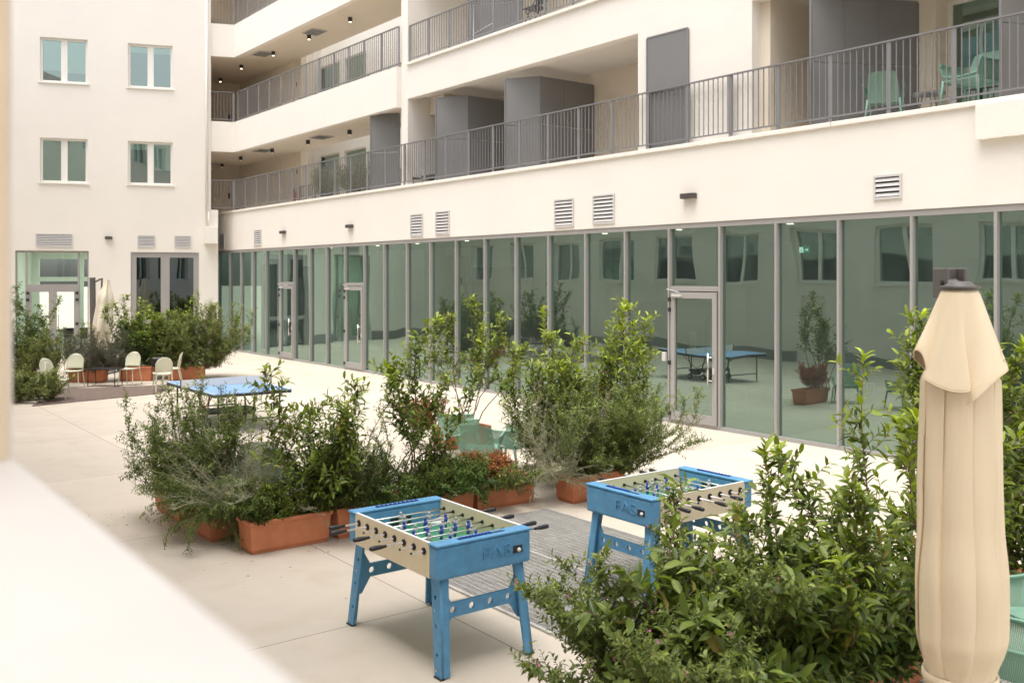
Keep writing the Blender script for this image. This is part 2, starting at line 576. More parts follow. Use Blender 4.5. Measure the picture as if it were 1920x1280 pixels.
# projecting box on the right
bx('bay_box', M['plaster'], main, fa(1828, -.12), AR, -0.12, -0.003, 4.91, 5.418)
# glazing
mulls = [-38.28, -37.05, -35.87, -34.67, -33.46, -32.23, -31.02, -29.75, -28.52, -27.25, -25.99, -24.76, -23.48, -22.24, -20.99, -19.69, -18.4, -17.15, -15.87, -14.62, -13.36, -12.06, -10.77, -9.5, -8.19, -6.88] + [-6.88 + 1.3 * k for k in range(1, 9)]
zt = 3.95
bx('head_frame', M['frame'], main, mulls[0] - 0.03, AR, 0.02, 0.16, zt - 0.10, zt - 0.002)
bx('sill_frame', M['frame'], main, mulls[0] - 0.03, AR, 0.02, 0.16, 0.0, 0.07)
doors = {4: 0, 8: 0, 20: 0}
for k, a in enumerate(mulls):
    bx('mullion', M['frame'], main, a - 0.023, a + 0.023, 0.0, 0.15, 0.07, zt - 0.10)
DOORA = [(-32.23, -31.02), (-27.25, -25.99), (-13.36, -12.10)]
def is_door(k):
    a = mulls[k]
    return any(abs(a - d[0]) < 0.5 for d in DOORA)
rnd = random.Random(3)
for k in range(len(mulls) - 1):
    a, b = mulls[k] + 0.028, mulls[k + 1] - 0.028
    tl = R(rnd.uniform(-0.12, 0.12))
    def pane(z0, z1, x0=a, x1=b, par=main):
        me = MB().quad((x0, 0.08, z0), (x1, 0.08 + tl * 0.6, z0), (x1, 0.08 + tl * 0.6, z1), (x0, 0.08, z1))
        return me.build('pane', M['glass'], par)
    if not is_door(k):
        pane(0.07, zt - 0.10)
        continue
    pane(2.72, zt - 0.10)
    bx('transom', M['frame'], main, a, b, 0.02, 0.16, 2.62, 2.72)
    e = bpy.data.objects.new('door', None)
    C.objects.link(e)
    e.parent = main
    fr = MB()
    fr.box(a + 0.03, a + 0.14, -0.01, 0.07, 0.07, 2.6).box(b - 0.14, b - 0.03, -0.01, 0.07, 0.07, 2.6)
    fr.box(a + 0.14, b - 0.14, -0.01, 0.07, 2.48, 2.6).box(a + 0.14, b - 0.14, -0.01, 0.07, 0.07, 0.25)
    fr.build('door_frame', M['frame'], e, bevel=0.004)
    MB().quad((a + 0.13, 0.03, 0.24), (b - 0.13, 0.03, 0.24), (b - 0.13, 0.03, 2.49), (a + 0.13, 0.03, 2.49)).build('pane', M['glass'], e)
    MB().tube([(b - 0.17, -0.09, 0.85), (b - 0.17, -0.09, 1.45)], 0.016, 10).tube([(b - 0.17, -0.09, 0.93), (b - 0.09, -0.01, 0.93)], 0.01).tube([(b - 0.17, -0.09, 1.37), (b - 0.09, -0.01, 1.37)], 0.01).build('handle', M['chrome'], e, smooth=True)
    for hz in (0.2, 1.2, 2.25, 2.45):
        MB().box(a + 0.0, a + 0.05, -0.05, -0.012, hz - 0.04, hz + 0.04).build('hinge', M['dark'], e)
    MB().box(b - 0.11, b - 0.07, -0.03, -0.012, 1.05, 1.17).build('lock', M['slat'], e)
    MB().box(a + 0.10, a + 0.36, -0.06, -0.012, 2.51, 2.56).tube([(a + 0.30, -0.05, 2.6), (a - 0.02, -0.06, 2.66)], 0.008).build('door_closer', M['slat'], e)
# keypad beside nearest door
bx('keypad', M['slat'], main, -13.50, -13.40, -0.05, -0.001, 1.22, 1.40, bevel=0.01)
# strip left of the glass
# interior behind the glass
bx('interior_floor', M['infloor'], main, AL, AR, 0.17, 9.0, 0.0, 0.012)
bx('interior_ceiling', M['inwall'], main, AL, AR, 0.31, 9.0, 3.90, 3.97)
bx('interior_wall', M['inwall'], main, AL, AR, 8.8, 9.0, 0.012, 3.90)
for x in (-34, -29.5, -24.2, -18.5, -13, -7.5, -2):
    bx('column', M['inwall'], main, x - 0.22, x + 0.22, 1.2, 1.64, 0.012, 3.90)
for i, (x0, x1, y, z1, mm) in enumerate([(-37.2, -35.9, 1.4, 3.4, 'ingreen'), (-35.2, -33.4, 1.8, 3.3, 'ingreen'), (-33.0, -31.6, 3.0, 2.2, 'inwood'), (-30.6, -29.4, 1.6, 3.3, 'ingreen'), (-29.2, -26.6, 4.2, 3.6, 'ingreen'), (-25.1, -22.2, 3.4, 3.2, 'inwood'), (-20.6, -17.2, 6, 2.2, 'ingreen'), (-16.6, -14.2, 5.0, 1.2, 'inwood')]):
    bx('partition', M[mm], main, x0, x1, y, y + 0.12, 0.012, z1)
for x in (-30.2, -26.9, -21.9, -16.3, -14.0, -11.2, -24.5):
    MB().tube([(x, 1.0, 3.888), (x, 1.0, 3.898)], 0.06, 12).build('downlight', emit_mat('warm_downlight', (1, 0.85, 0.6), 6), main)
# notice sheets inside the doors
bx('notice', M['white'], main, -12.98, -12.80, 0.19, 0.195, 1.48, 1.83)
bx('notice_board', M['plinth'], main, -13.12, -12.68, 0.30, 0.34, 1.42, 2.1)
bx('door_sign', M['white'], main, -9.02, -8.88, 0.095, 0.10, 1.05, 1.17)
bx('door_sign_mark', M['ingreen'], main, -9.0, -8.9, 0.088, 0.094, 1.07, 1.15)
# exit sign hanging inside
es = thing('exit_sign', 'small lit green and white exit sign with arrow and running figure behind the glass front', 'sign', FP(fa(1508, 1.6), 1.6), FR)
es.location.z = 3.36
es.scale = (.55, .55, .55)
MB().box(-0.2, 0.2, -0.02, 0.02, 0.0, 0.22).box(-0.005, 0.005, -0.005, 0.005, 0.22, 0.62).build('panel', emit_mat('exit_green', (0.02, 0.45, 0.2), 0.35), es)
wf = emit_mat('exit_white', (0.9, 1, 0.95), 1.2)
f_ = MB()
f_.box(-0.18, -0.03, -0.026, -0.021, 0.02, 0.20)
f_.box(0.06, 0.13, -0.026, -0.021, 0.095, 0.125)
f_.quad((0.13, -0.026, 0.06), (0.18, -0.026, 0.11), (0.13, -0.026, 0.16))
f_.build('symbol', wf, es)
f_ = MB()
f_.box(-0.115, -0.085, -0.031, -0.027, 0.155, 0.185).bar((-0.1, -0.029, 0.15), (-0.11, -0.029, 0.09), 0.004, 0.03, (1, 0, 0)).bar((-0.11, -0.029, 0.09), (-0.075, -0.029, 0.035), 0.004, 0.02, (1, 0, 0)).bar((-0.11, -0.029, 0.09), (-0.15, -0.029, 0.05), 0.004, 0.02, (1, 0, 0)).bar((-0.14, -0.029, 0.13), (-0.06, -0.029, 0.13), 0.004, 0.015, (1, 0, 0))
f_.build('running_figure', emit_mat('exit_dark', (0.02, 0.35, 0.16), 0.5), es)

# ---- vents and wall lamps over the glass
def vent(par, a0, a1, z0, z1, y=0.0, n=6):
    e = bpy.data.objects.new('vent', None)
    C.objects.link(e)
    e.parent = par
    w = 0.035
    MB().box(a0, a1, y - 0.03, y - 0.002, z1 - w, z1).box(a0, a1, y - 0.03, y - 0.002, z0, z0 + w).box(a0, a0 + w, y - 0.03, y - 0.002, z0 + w, z1 - w).box(a1 - w, a1, y - 0.03, y - 0.002, z0 + w, z1 - w).build('vent_frame', M['slat'], e)
    MB().box(a0 + w, a1 - w, y - 0.006, y - 0.003, z0 + w, z1 - w).build('vent_back', M['void'], e)
    s = MB()
    h = (z1 - z0 - 2 * w) / n
    for i in range(n):
        z = z0 + w + h * (i + 0.5)
        s.quad((a0 + w, y - 0.028, z - h * 0.36), (a1 - w, y - 0.028, z - h * 0.36), (a1 - w, y - 0.008, z + h * 0.3), (a0 + w, y - 0.008, z + h * 0.3))
    s.build('slats', M['slat'], e)
def wall_lamp(par, a, z, y=0.0, w=0.34):
    return bx('wall_lamp', M['lamp'], par, a - w / 2, a + w / 2, y - 0.12, y - 0.002, z - 0.05, z + 0.05, bevel=0.004)
for a0, a1, z0, z1, n in [(-38.06, -37.5, 4.02, 4.64, 7), (-34.46, -33.8, 4.05, 4.65, 7), (-23.22, -22.57, 4.02, 4.65, 7), (-21.92, -21.24, 4.02, 4.66, 7), (-16.9, -16.23, 4.02, 4.66, 7), (-15.59, -14.91, 4.04, 4.67, 7), (-8.83, -8.34, 4.14, 4.53, 4)]:
    vent(main, a0, a1, z0, z1, 0.0, n)
for a in (-31.8, -26.8, -12.78):
    wall_lamp(main, a, 4.47)

# ---- upper right volume: fascias, solid wall, end wall, rear walls
B0 = 0.16
up = MB()
up.box(-23.66, AR, B0, B0 + 0.25, 7.98, 8.93)        # fascia of second floor balcony
up.box(-14.38, -11.42, B0, B0 + 0.25, 5.42, 7.98)    # solid wall between the recesses
up.box(-24.02, -23.66, B0, 2.5, 5.42, 12.8)            # end wall
up.build('balcony_wall', M['plaster'], main)
bx('balcony_wall', M['plaster'], main, -14.38, AR, B0 + 0.001, B0 + 0.25, 8.93, 12.6)
sl = MB().box(-23.66, AR, B0 + 0.25, 12, 8.1, 8.9).box(-23.66, AR, 0.5, 12, 11.6, 12.6)
sl.build('floor_slab', M['plaster'], main)
MB().box(-23.66, -14.40, B0 - 0.07, B0 + 0.2, 8.93, 9.0).build('coping', M['trim'], main, bevel=0.006)
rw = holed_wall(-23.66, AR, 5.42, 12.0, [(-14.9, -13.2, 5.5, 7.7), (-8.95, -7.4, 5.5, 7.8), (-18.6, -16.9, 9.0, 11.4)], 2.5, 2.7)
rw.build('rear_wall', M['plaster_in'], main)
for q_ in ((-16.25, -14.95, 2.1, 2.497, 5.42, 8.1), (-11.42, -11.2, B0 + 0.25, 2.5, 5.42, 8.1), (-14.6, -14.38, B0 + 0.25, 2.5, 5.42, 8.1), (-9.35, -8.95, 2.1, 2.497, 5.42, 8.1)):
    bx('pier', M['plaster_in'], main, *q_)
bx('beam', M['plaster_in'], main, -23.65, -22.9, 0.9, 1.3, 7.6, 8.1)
for (x0, x1, z0, z1) in [(-14.9, -13.2, 5.5, 7.7), (-8.95, -7.4, 5.5, 7.8), (-18.6, -16.9, 9.0, 11.4)]:
    w_ = MB().box(x0, x0 + 0.07, 2.52, 2.6, z0, z1).box(x1 - 0.07, x1, 2.52, 2.6, z0, z1).box(x0 + .07, x1 - .07, 2.52, 2.6, z1 - 0.07, z1).build('balcony_door', M['wframe'], main)
    MB().quad((x0 + .07, 2.56, z0), (x1 - .07, 2.56, z0), (x1 - .07, 2.56, z1 - .07), (x0 + .07, 2.56, z1 - .07)).build('pane', M['glass'], w_)
bx('rear_room', M['void'], main, -23.6, AR, 4.2, 4.3, 5.42, 12)

# ---- open galleries on the left
ga = MB()
ga.box(QA, -24.02, 0.0, 0.2, 7.78, 8.95).box(QA, -24.02, 0.0, 0.2, 11.48, 12.75)
ga.build('gallery_parapet', M['plaster'], main)
ang = R(110)                      # the short return runs parallel to the left block
rx, ry = 0.605 * 0.956 - 0.797 * 0.294, 0.797 * 0.956 + 0.605 * 0.294    # v in facade coordinates
Qx, Qy = QA, 0.0
Tx, Ty = Qx - rx * 1.1, Qy - ry * 1.1
nx, ny = -ry, rx
for z0, z1 in ((7.78, 8.95), (11.48, 12.75)):
    MB().add([(Qx, Qy, z0), (Tx, Ty, z0), (Tx + nx * .2, Ty + ny * .2, z0), (Qx + nx * .2, Qy + ny * .2, z0), (Qx, Qy, z1), (Tx, Ty, z1), (Tx + nx * .2, Ty + ny * .2, z1), (Qx + nx * .2, Qy + ny * .2, z1)],
             [(0, 3, 2, 1), (4, 5, 6, 7), (0, 1, 5, 4), (1, 2, 6, 5), (2, 3, 7, 6), (3, 0, 4, 7)]).build('gallery_parapet', M['plaster'], main)
gb = 2.3
ea = -41.3
def gallery_slab(z0, z1, nm):
    p = [(Qx + 0.0, 0.201), (-24.02, 0.201), (-24.02, gb), (-43.5, gb), (-43.5, -1.9), (Tx + nx * .2, Ty + ny * .2), (Qx + nx * .2, Qy + ny * .2)]
    k = len(p)
    V = [(x, y, z0) for x, y in p] + [(x, y, z1) for x, y in p]
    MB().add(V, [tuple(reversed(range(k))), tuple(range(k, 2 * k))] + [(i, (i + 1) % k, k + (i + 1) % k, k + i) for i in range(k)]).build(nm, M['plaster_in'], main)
gallery_slab(7.86, 8.9, 'gallery_slab')
gallery_slab(11.56, 12.7, 'gallery_slab')
gallery_slab(15.6, 16.6, 'gallery_slab')
EX = fa(564, gb)
gw = MB().box(-43.5, EX, gb, gb + 0.25, 5.42, 16.6)
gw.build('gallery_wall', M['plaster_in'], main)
# end wall of the gallery, parallel to the left block
e0 = (fa(449, gb), gb)
e1 = (e0[0] - rx * 3.2, e0[1] - ry * 3.2)
MB().add([(e0[0], e0[1], 5.42), (e1[0], e1[1], 5.42), (e1[0], e1[1], 16.6), (e0[0], e0[1], 16.6)], [(0, 1, 2, 3)]).build('gallery_wall', M['plaster_in'], main)
for z in (5.45, 8.95):
    q = [(e0[0] - rx * s - nx * .03, e0[1] - ry * s - ny * .03) for s in (0.35, 1.3)]
    d_ = MB().add([(q[0][0], q[0][1], z), (q[1][0], q[1][1], z), (q[1][0], q[1][1], z + 2.1), (q[0][0], q[0][1], z + 2.1)], [(0, 1, 2, 3)]).build('gallery_door', M['plaster_in'], main)
    h = (e0[0] - rx * .45 - nx * .08, e0[1] - ry * .45 - ny * .08)
    MB().box(h[0] - .05, h[0] + .05, h[1] - .03, h[1] + .03, z + .95, z + 1.2).build('handle', M['black'], d_)
# light well behind the gallery and the wall beyond it
rb = 4.4
wx = (fa(597, rb), fa(636, rb), fa(645, rb), fa(686, rb))
holes = []
for z0, z1 in ((6.2, 8.1), (9.9, 11.9)):
    holes += [(wx[0], wx[1], z0, z1), (wx[2], wx[3], z0, z1)]
holed_wall(-44, -20, 0, 13.5, holes, rb, rb + 0.3).build('light_well_wall', mat('sunlit_tone_well_plaster', (.92, .90, .86), .8), main)  # wall colour whitened to stand in for sunlight falling in the well
for hx0, hx1, z0, z1 in holes:
    w_ = MB().box(hx0, hx0 + .06, rb + .05, rb + .12, z0, z1).box(hx1 - .06, hx1, rb + .05, rb + .12, z0, z1).box(hx0 + .06, hx1 - .06, rb + .05, rb + .12, z1 - .06, z1).box(hx0 + .06, hx1 - .06, rb + .05, rb + .12, z0, z0 + .06).build('window', M['wframe'], main)
    MB().quad((hx0 + .06, rb + .09, z0 + .06), (hx1 - .06, rb + .09, z0 + .06), (hx1 - .06, rb + .09, z1 - .06), (hx0 + .06, rb + .09, z1 - .06)).build('pane', M['tglass'], w_)
    MB().quad((hx0, rb + .13, z0), (hx1, rb + .13, z0), (hx1, rb + .13, z1), (hx0, rb + .13, z1)).build('blind', M['white'], w_)
bx('light_well_pier', M['trim'], main, fa(578, rb - .3), fa(590, rb - .3), rb - 0.35, rb - 0.002, 5.42, 13.4)
# ceiling spots and vents of the galleries
for px, py, h in [(413, 147, 11.55), (452, 122, 11.55), (512, 97, 11.55), (579, 66, 11.55), (656, 33, 11.55), (416, 307, 7.85), (451, 294, 7.85), (510, 279, 7.85), (577, 263, 7.85), (655, 244, 7.85)]:
    Y = (h - CAMH) * 1800 / (519 - py)
    X = (px - 960) * Y / 1800
    a, b = X * 0.605 - Y * 0.797, X * 0.797 + Y * 0.605 - DF
    e = MB().tube([(a, b, h), (a, b, h - 0.15)], 0.075, 12).build('ceiling_spot', M['black'], main)
    MB().tube([(a, b, h - 0.151), (a, b, h - 0.156)], 0.045, 12).build('lens', emit_mat('spot_lens', (1, 0.8, 0.5), 3.0 if h > 9 else 0.3), e)
for px, py, h in [(492, 101, 11.55), (590, 60, 11.55), (492, 282, 7.85), (602, 257, 7.85)]:
    Y = (h - CAMH) * 1800 / (519 - py)
    X = (px - 960) * Y / 1800
    a, b = X * 0.605 - Y * 0.797, X * 0.797 + Y * 0.605 - DF
    v_ = bx('ceiling_vent', M['slat'], main, a - .42, a + .42, b - .3, b + .3, h - 0.02, h + .004)
    s = MB()
    for i in range(9):
        s.box(a - .38, a + .38, b - .26 + i * .06, b - .235 + i * .06, h - .026, h - .021)
    s.build('slats', M['void'], v_)

# ---- railings: (start a, end a, b, z) handrail, foot rail, balusters, posts
def railing(path, z, hgt=1.17, step=1.07, bal=0.118, name='railing', off=0.0, par=None, mt='rail'):
    par = par or main
    mbr = MB()
    posts = []
    for (p, q) in zip(path[:-1], path[1:]):
        p, q = Vector((*p, 0)), Vector((*q, 0))
        L = (q - p).length
        d = (q - p) / L
        mbr.bar(p + Vector((0, 0, z + hgt)), q + Vector((0, 0, z + hgt)), 0.05, 0.025)
        mbr.bar(p + Vector((0, 0, z + 0.10)), q + Vector((0, 0, z + 0.10)), 0.035, 0.025)
        n = int(L / bal)
        for i in range(1, n):
            c = p + d * (L * i / n)
            mbr.bar(c + Vector((0, 0, z + .10)), c + Vector((0, 0, z + hgt)), 0.015, 0.015, tuple(d))
        n = max(1, round(L / step))
        for i in range(n + 1):
            posts.append(p + d * (L * i / n))
    o = mbr.build(name, M[mt], par)
    for c in posts:
        MB().bar(c + Vector((0, 0, z)), c + Vector((0, 0, z + hgt - .0126)), 0.022, 0.075, tuple(d)).build('post', M[mt], o)
    return o
railing([(-36.55, 0.04), (-6.4 + 1.07 * 8, 0.04)], 5.50)
railing([(QA + 0.1, 0.1), (-24.05, 0.1)], 8.95)
railing([(-23.6, B0 + 0.03), (-14.45, B0 + 0.03)], 9.0, hgt=1.05)
railing([(QA + 0.1, 0.1), (-24.05, 0.1)], 12.75)
for z in (5.5, 8.95, 12.75):
    railing([(Qx + nx * .1 - rx * .03, Qy + ny * .1 - ry * .03), (Tx + nx * .1, Ty + ny * .1)], z)
for z in (5.45, 8.95):
    railing([(EX + .1, gb - .1), (-24.1, gb - .1)], z, hgt=1.0, bal=0.16, step=1.4)

# ---- grey privacy screens on the balconies
def screen(segs, z0, z1, joints=(), label=None):
    """segs: (a,b) corner list; panels about 2.4 cm thick with a mid seam and edge posts"""
    e = bpy.data.objects.new('privacy_screen', None)
    C.objects.link(e)
    e.parent = main
    for p, q in zip(segs[:-1], segs[1:]):
        p3, q3 = Vector((*p, 0)), Vector((*q, 0))
        d = (q3 - p3).normalized()
        zm = z0 + (z1 - z0) * 0.5
        for za, zb in ((z0 + .03, zm - .008), (zm + .008, z1)):
            c0, c1 = p3 + d * .022, q3 - d * .022
            MB().bar(c0 + Vector((0, 0, (za + zb) / 2)), c1 + Vector((0, 0, (za + zb) / 2)), 0.024, zb - za).build('panel', M['screen'], e)
        MB().bar(p3 + Vector((0, 0, z1 + .015)), q3 + Vector((0, 0, z1 + .015)), 0.04, 0.028).build('top_rail', M['rail'], e)
    for p in segs:
        MB().box(p[0] - .02, p[0] + .02, p[1] - .02, p[1] + .02, z0, z1 + .0009).build('post', M['rail'], e)
    return e
def seg_from(pl, pr, b0, dv):
    """panel whose left end is on plane b0 at column pl, running along dv (world) until column pr"""
    a0 = fa(pl, b0)
    P = Vector(FP(a0, b0))
    r = (pr - 960) / 1800
    # P + s*dv on ray (r,1): Px+s dx = r (Py + s dy)
    s = (r * P.y - P.x) / (dv[0] - r * dv[1])
    q = P + Vector(dv) * s
    return (a0, b0), (q.x * .605 - q.y * .797, q.x * .797 + q.y * .605 - DF)
FOLD = (0.938, -0.347)
for pl, pr in ((695, 748), (1212, 1290)):
    p, q = seg_from(pl, pr, 0.12 if pl < 1000 else 0.13, FOLD)
    q = (q[0], min(q[1], 0.9))
    screen([p, q] if pl < 1000 else [(fa(1213, .085), .085), (fa(1289, .13), .13)], 5.5, 7.78)
for pl, pm in ((817, 877), (947, 1012)):
    p, q = seg_from(pl, pm, 0.2, FOLD)
    pts = [p, q, (q[0], 1.5), (q[0], 2.45)]
    screen(pts, 5.5, 7.78)
p, q = seg_from(1520, 1768, 0.2, (0.9455, 0.3256))
q = (q[0], min(q[1], 2.08)) if q[1] > 2.08 else q
pm = [(p[0] + (q[0] - p[0]) * t, p[1] + (q[1] - p[1]) * t) for t in (0, 0.30, 0.62, 1)]
screen(pm, 5.5, 7.78)
p, q = seg_from(1876, 1990, 0.2, (0.9455, 0.3256))
screen([p, q], 5.5, 7.78)
p, q = seg_from(878, 978, B0 + .3, FOLD)
screen([p, q], 9.0, 11.2)

# ---- camera side building: window reveal beside the camera, reflected in the glass
opp = thing('courtyard_house', 'cream wall opening with pale stone sill right beside the viewer', 'building', (0, 0, 0), FR)
hl = []
for k in range(-16, 4):
    a0 = -1.18 + 3.27 * k if k != 0 else -1.17
    a1 = a0 + 1.85
    for z0, z1 in ((2.70, 4.5), (6.4, 8.05), (10.1, 11.75)):
        hl.append((a0, a1, z0, z1))
hl.append((-20.6, -19.6, 0.02, 2.2))
holed_wall(-56, 14, 0, 13.6, hl, 0.2, -0.25).build('wall', M['plaster'], opp)
for (a0, a1, z0, z1) in hl:
    if z0 < 1:
        bx('door', M['trim'], opp, a0, a1, -0.02, 0.05, z0, z1)
        continue
    if z0 == 2.70 and a0 == -1.17:
        continue
    if z0 > 9 and a0 > -8:
        pass
    am = (a0 + a1) / 2
    w_ = MB().box(a0, a0 + .09, -.05, .05, z0, z1).box(a1 - .09, a1, -.05, .05, z0, z1).box(a0 + .09, a1 - .09, -.05, .05, z0, z0 + .09).box(a0 + .09, a1 - .09, -.05, .05, z1 - .09, z1).box(am - .06, am + .06, -.05, .05, z0 + .09, z1 - .09).build('window', M['wframe'], opp)
    MB().quad((a1 - .09, 0, z0 + .09), (a0 + .09, 0, z0 + .09), (a0 + .09, 0, z1 - .09), (a1 - .09, 0, z1 - .09)).build('pane', M['tglass'], w_)
    MB().quad((a1, -.24, z0), (a0, -.24, z0), (a0, -.24, z1), (a1, -.24, z1)).build('blind', M['plinth'], w_)
    bx('sill', M['trim'], w_, a0 - .05, a1 + .05, 0.06, 0.26, z0 - .04, z0 - .0015)
bx('window_sill', mat('pale_stone_sill', (0.50, 0.465, 0.43), 0.6, var=0.03, vscale=6), opp, -1.168, 0.678, -0.6, 0.205, 2.655, 2.7005, bevel=0.006)
bx('reveal', mat('shade_tone_reveal', (0.62, 0.50, 0.36), 0.85, var=0.05, vscale=8), opp, -1.169, -1.166, -0.25, 0.196, 2.701, 4.498)  # thin tan sheet: shade of the backlit jamb put into its colour
for x0, x1 in ((-56, -20.65), (-19.55, 14)):
    bx('plinth', M['courtplinth'], opp, x0, x1, 0.2, 0.225, 0, 0.32)

# ------------------------------------------------------------------ left block
LV = math.atan2(0.294, 0.956)
L0 = (-0.294 * 39.05, 0.956 * 39.05)
lb = thing('window_block', 'cream rendered block with square windows and glazed doors at the far end of the courtyard', 'building', (L0[0], L0[1], 0), LV)
wins = [(-6.25, -4.63, 10.12, 11.77), (-3.22, -1.62, 10.09, 11.75), (-6.25, -4.63, 6.4, 8.05), (-3.22, -1.62, 6.41, 8.05)]
xl = [w + d for d in (-6.06,) for w in ()]
extra = [(-12.3 + 3.03 * k, -10.68 + 3.03 * k, z, z + 1.65) for k in range(0, 2) for z in (6.4, 10.1)]
dh = (-7.08, -4.59, 0.02, 3.87)
wh = (-3.12, -0.66, 0.02, 3.84)
hl2 = wins + extra + [dh, wh]
holed_wall(-22, -0.22, 0, 14.5, hl2, 0.0, 0.4).build('wall', M['plaster'], lb)
bx('wall', M['plaster'], lb, -0.22, 0.05, 0.0, 1.9, 0, 5.5)
bx('wall', M['plaster'], lb, -0.62, -0.221, 0.4, 6.0, 5.5, 14.5)
bi = 0
for (x0, x1, z0, z1) in wins + extra:
    xm = (x0 + x1) / 2
    w_ = bpy.data.objects.new('window', None)
    C.objects.link(w_)
    w_.parent = lb
    MB().box(x0, x0 + .08, .12, .2, z0, z1).box(x1 - .08, x1, .12, .2, z0, z1).box(x0 + .08, x1 - .08, .12, .2, z0, z0 + .08).box(x0 + .08, x1 - .08, .12, .2, z1 - .08, z1).box(xm - .11, xm + .11, .12, .2, z0 + .08, z1 - .08).build('frame', M['wframe'], w_)
    for xa, xb in ((x0 + .08, xm - .11), (xm + .11, x1 - .08)):
        MB().quad((xa, .16, z0 + .08), (xb, .162 + .002, z0 + .08), (xb, .164, z1 - .08), (xa, .16, z1 - .08)).build('pane', M['tglass'], w_)
        drop = [0.28, 0.24, 0.92, 0.92, 0.02, 0.02, 0.92, 0.35][bi % 8]
        bi += 1
        MB().quad((xa, .2, z0 + (z1 - z0) * drop if drop < .9 else z1 - .3), (xb, .2, z0 + (z1 - z0) * drop if drop < .9 else z1 - .3), (xb, .2, z1), (xa, .2, z1)).build('blind', M['blind'], w_)
    bx('sill', M['trim'], w_, x0 - .06, x1 + .06, -0.05, 0.119, z0 - .05, z0 - .0015)
bx('rear_room', M['void'], lb, -22, -0.7, 1.6, 1.62, 5.5, 13)
# glazed entrance
dx0, dx1 = dh[0], dh[1]
pa, pb = dx0 + .36, dx1 - .36
pm_ = (pa + pb) / 2
MB().box(dx0, dx0 + .05, .1, .2, 0, 3.87).box(dx1 - .05, dx1, .1, .2, 0, 3.87).box(dx0 + .05, dx1 - .05, .1, .2, 3.80, 3.87).box(pa - .03, pa + .03, .1, .2, 0, 3.80).box(pb - .03, pb + .03, .1, .2, 0, 3.80).box(pa + .03, pb - .03, .1, .2, 2.5, 2.62).build('entrance_frame', M['frame'], lb)
for xa, xb, za, zb in ((dx0 + .05, pa - .03, .02, 3.8), (pb + .03, dx1 - .05, .02, 3.8), (pa + .03, pb - .03, 2.62, 3.8)):
    MB().quad((xa, .15, za), (xb, .15, za), (xb, .15, zb), (xa, .15, zb)).build('pane', M['clear'], lb)
for xa, xb, hs in ((pa + .03, pm_ - .005, 1), (pm_ + .005, pb - .03, -1)):
    d_ = MB().box(xa, xa + .13, .09, .15, .02, 2.5).box(xb - .13, xb, .09, .15, .02, 2.5).box(xa + .13, xb - .13, .09, .15, 2.34, 2.5).box(xa + .13, xb - .13, .09, .15, .02, .22).build('door', M['frame'], lb)
    MB().quad((xa + .13, .12, .22), (xb - .13, .12, .22), (xb - .13, .12, 2.34), (xa + .13, .12, 2.34)).build('pane', M['clear'], d_)
    hx = xa + .02 if hs == 1 else xb - .02
    for z in (.15, 1.15, 2.05, 2.3):
        bx('hinge', M['dark'], d_, hx - .05, hx + .05, .05, .089, z - .05, z + .05)
    hx = xb - .2 if hs == 1 else xa + .2
    MB().tube([(hx, .04, .9), (hx, .04, 1.5)], .015).tube([(hx, .04, .95), (hx, .09, .95)], .01).tube([(hx, .04, 1.45), (hx, .09, 1.45)], .01).build('handle', M['chrome'], d_)
# the room behind, open to daylight on its far side
MB().box(-7.8, -3.8, .42, 7.6, 3.95, 4.05).box(-7.9, -7.8, .42, 7.6, 0, 4.05).box(-3.8, -3.7, .42, 7.6, 0, 4.05).build('entrance_room', mat('pale_green_room', (0.82, 0.86, 0.78), 0.8), lb)
holed_wall(-7.8, -3.8, 0, 3.95, [(-7.5, -5.9, 2.9, 3.7), (-5.7, -4.0, 2.9, 3.7), (-7.5, -5.9, .5, 2.7), (-5.7, -4.0, .5, 2.7)], 7.6, 7.8).build('entrance_room', bpy.data.materials['pale_green_room'], lb)
bx('room_floor', M['infloor'], lb, -7.8, -3.8, .42, 7.6, 0, .012)
rt = MB().box(-6.6, -4.3, 3.0, 3.9, .72, .76)
for x in (-6.5, -4.4):
    for y in (3.1, 3.8):
        rt.box(x - .02, x + .02, y - .02, y + .02, 0.012, .72)
for yy in (2.2, 5.0):
    bx('ceiling_light', emit_mat('room_light', (.95, 1, .95), 7), lb, -6.6, -5.0, yy, yy + .4, 3.92, 3.945)
rtt = thing('meeting_table', 'dark table with chairs seen through the glazed entrance of the far block', 'table', (L0[0], L0[1], 0), LV)
rt.build('tabletop', M['black'], rtt)
for x in (-6.3, -5.6, -5.0):
    c = MB().box(x - .2, x + .2, 2.5, 2.9, .44, .48).box(x - .2, x + .2, 2.48, 2.5, .5, .88)
    for xx in (-.18, .18):
        c.box(x + xx - .015, x + xx + .015, 2.5, 2.53, .012, .44).box(x + xx - .015, x + xx + .015, 2.86, 2.89, .012, .44)
    cc = c.build('office_chair', M['black'])
    cc.location = (L0[0], L0[1], 0)
    cc.rotation_euler = (0, 0, LV)
    tag(cc, 'black chair at the dark table behind the far glazed entrance', 'chair', 'chairs at the table behind the glazed entrance')
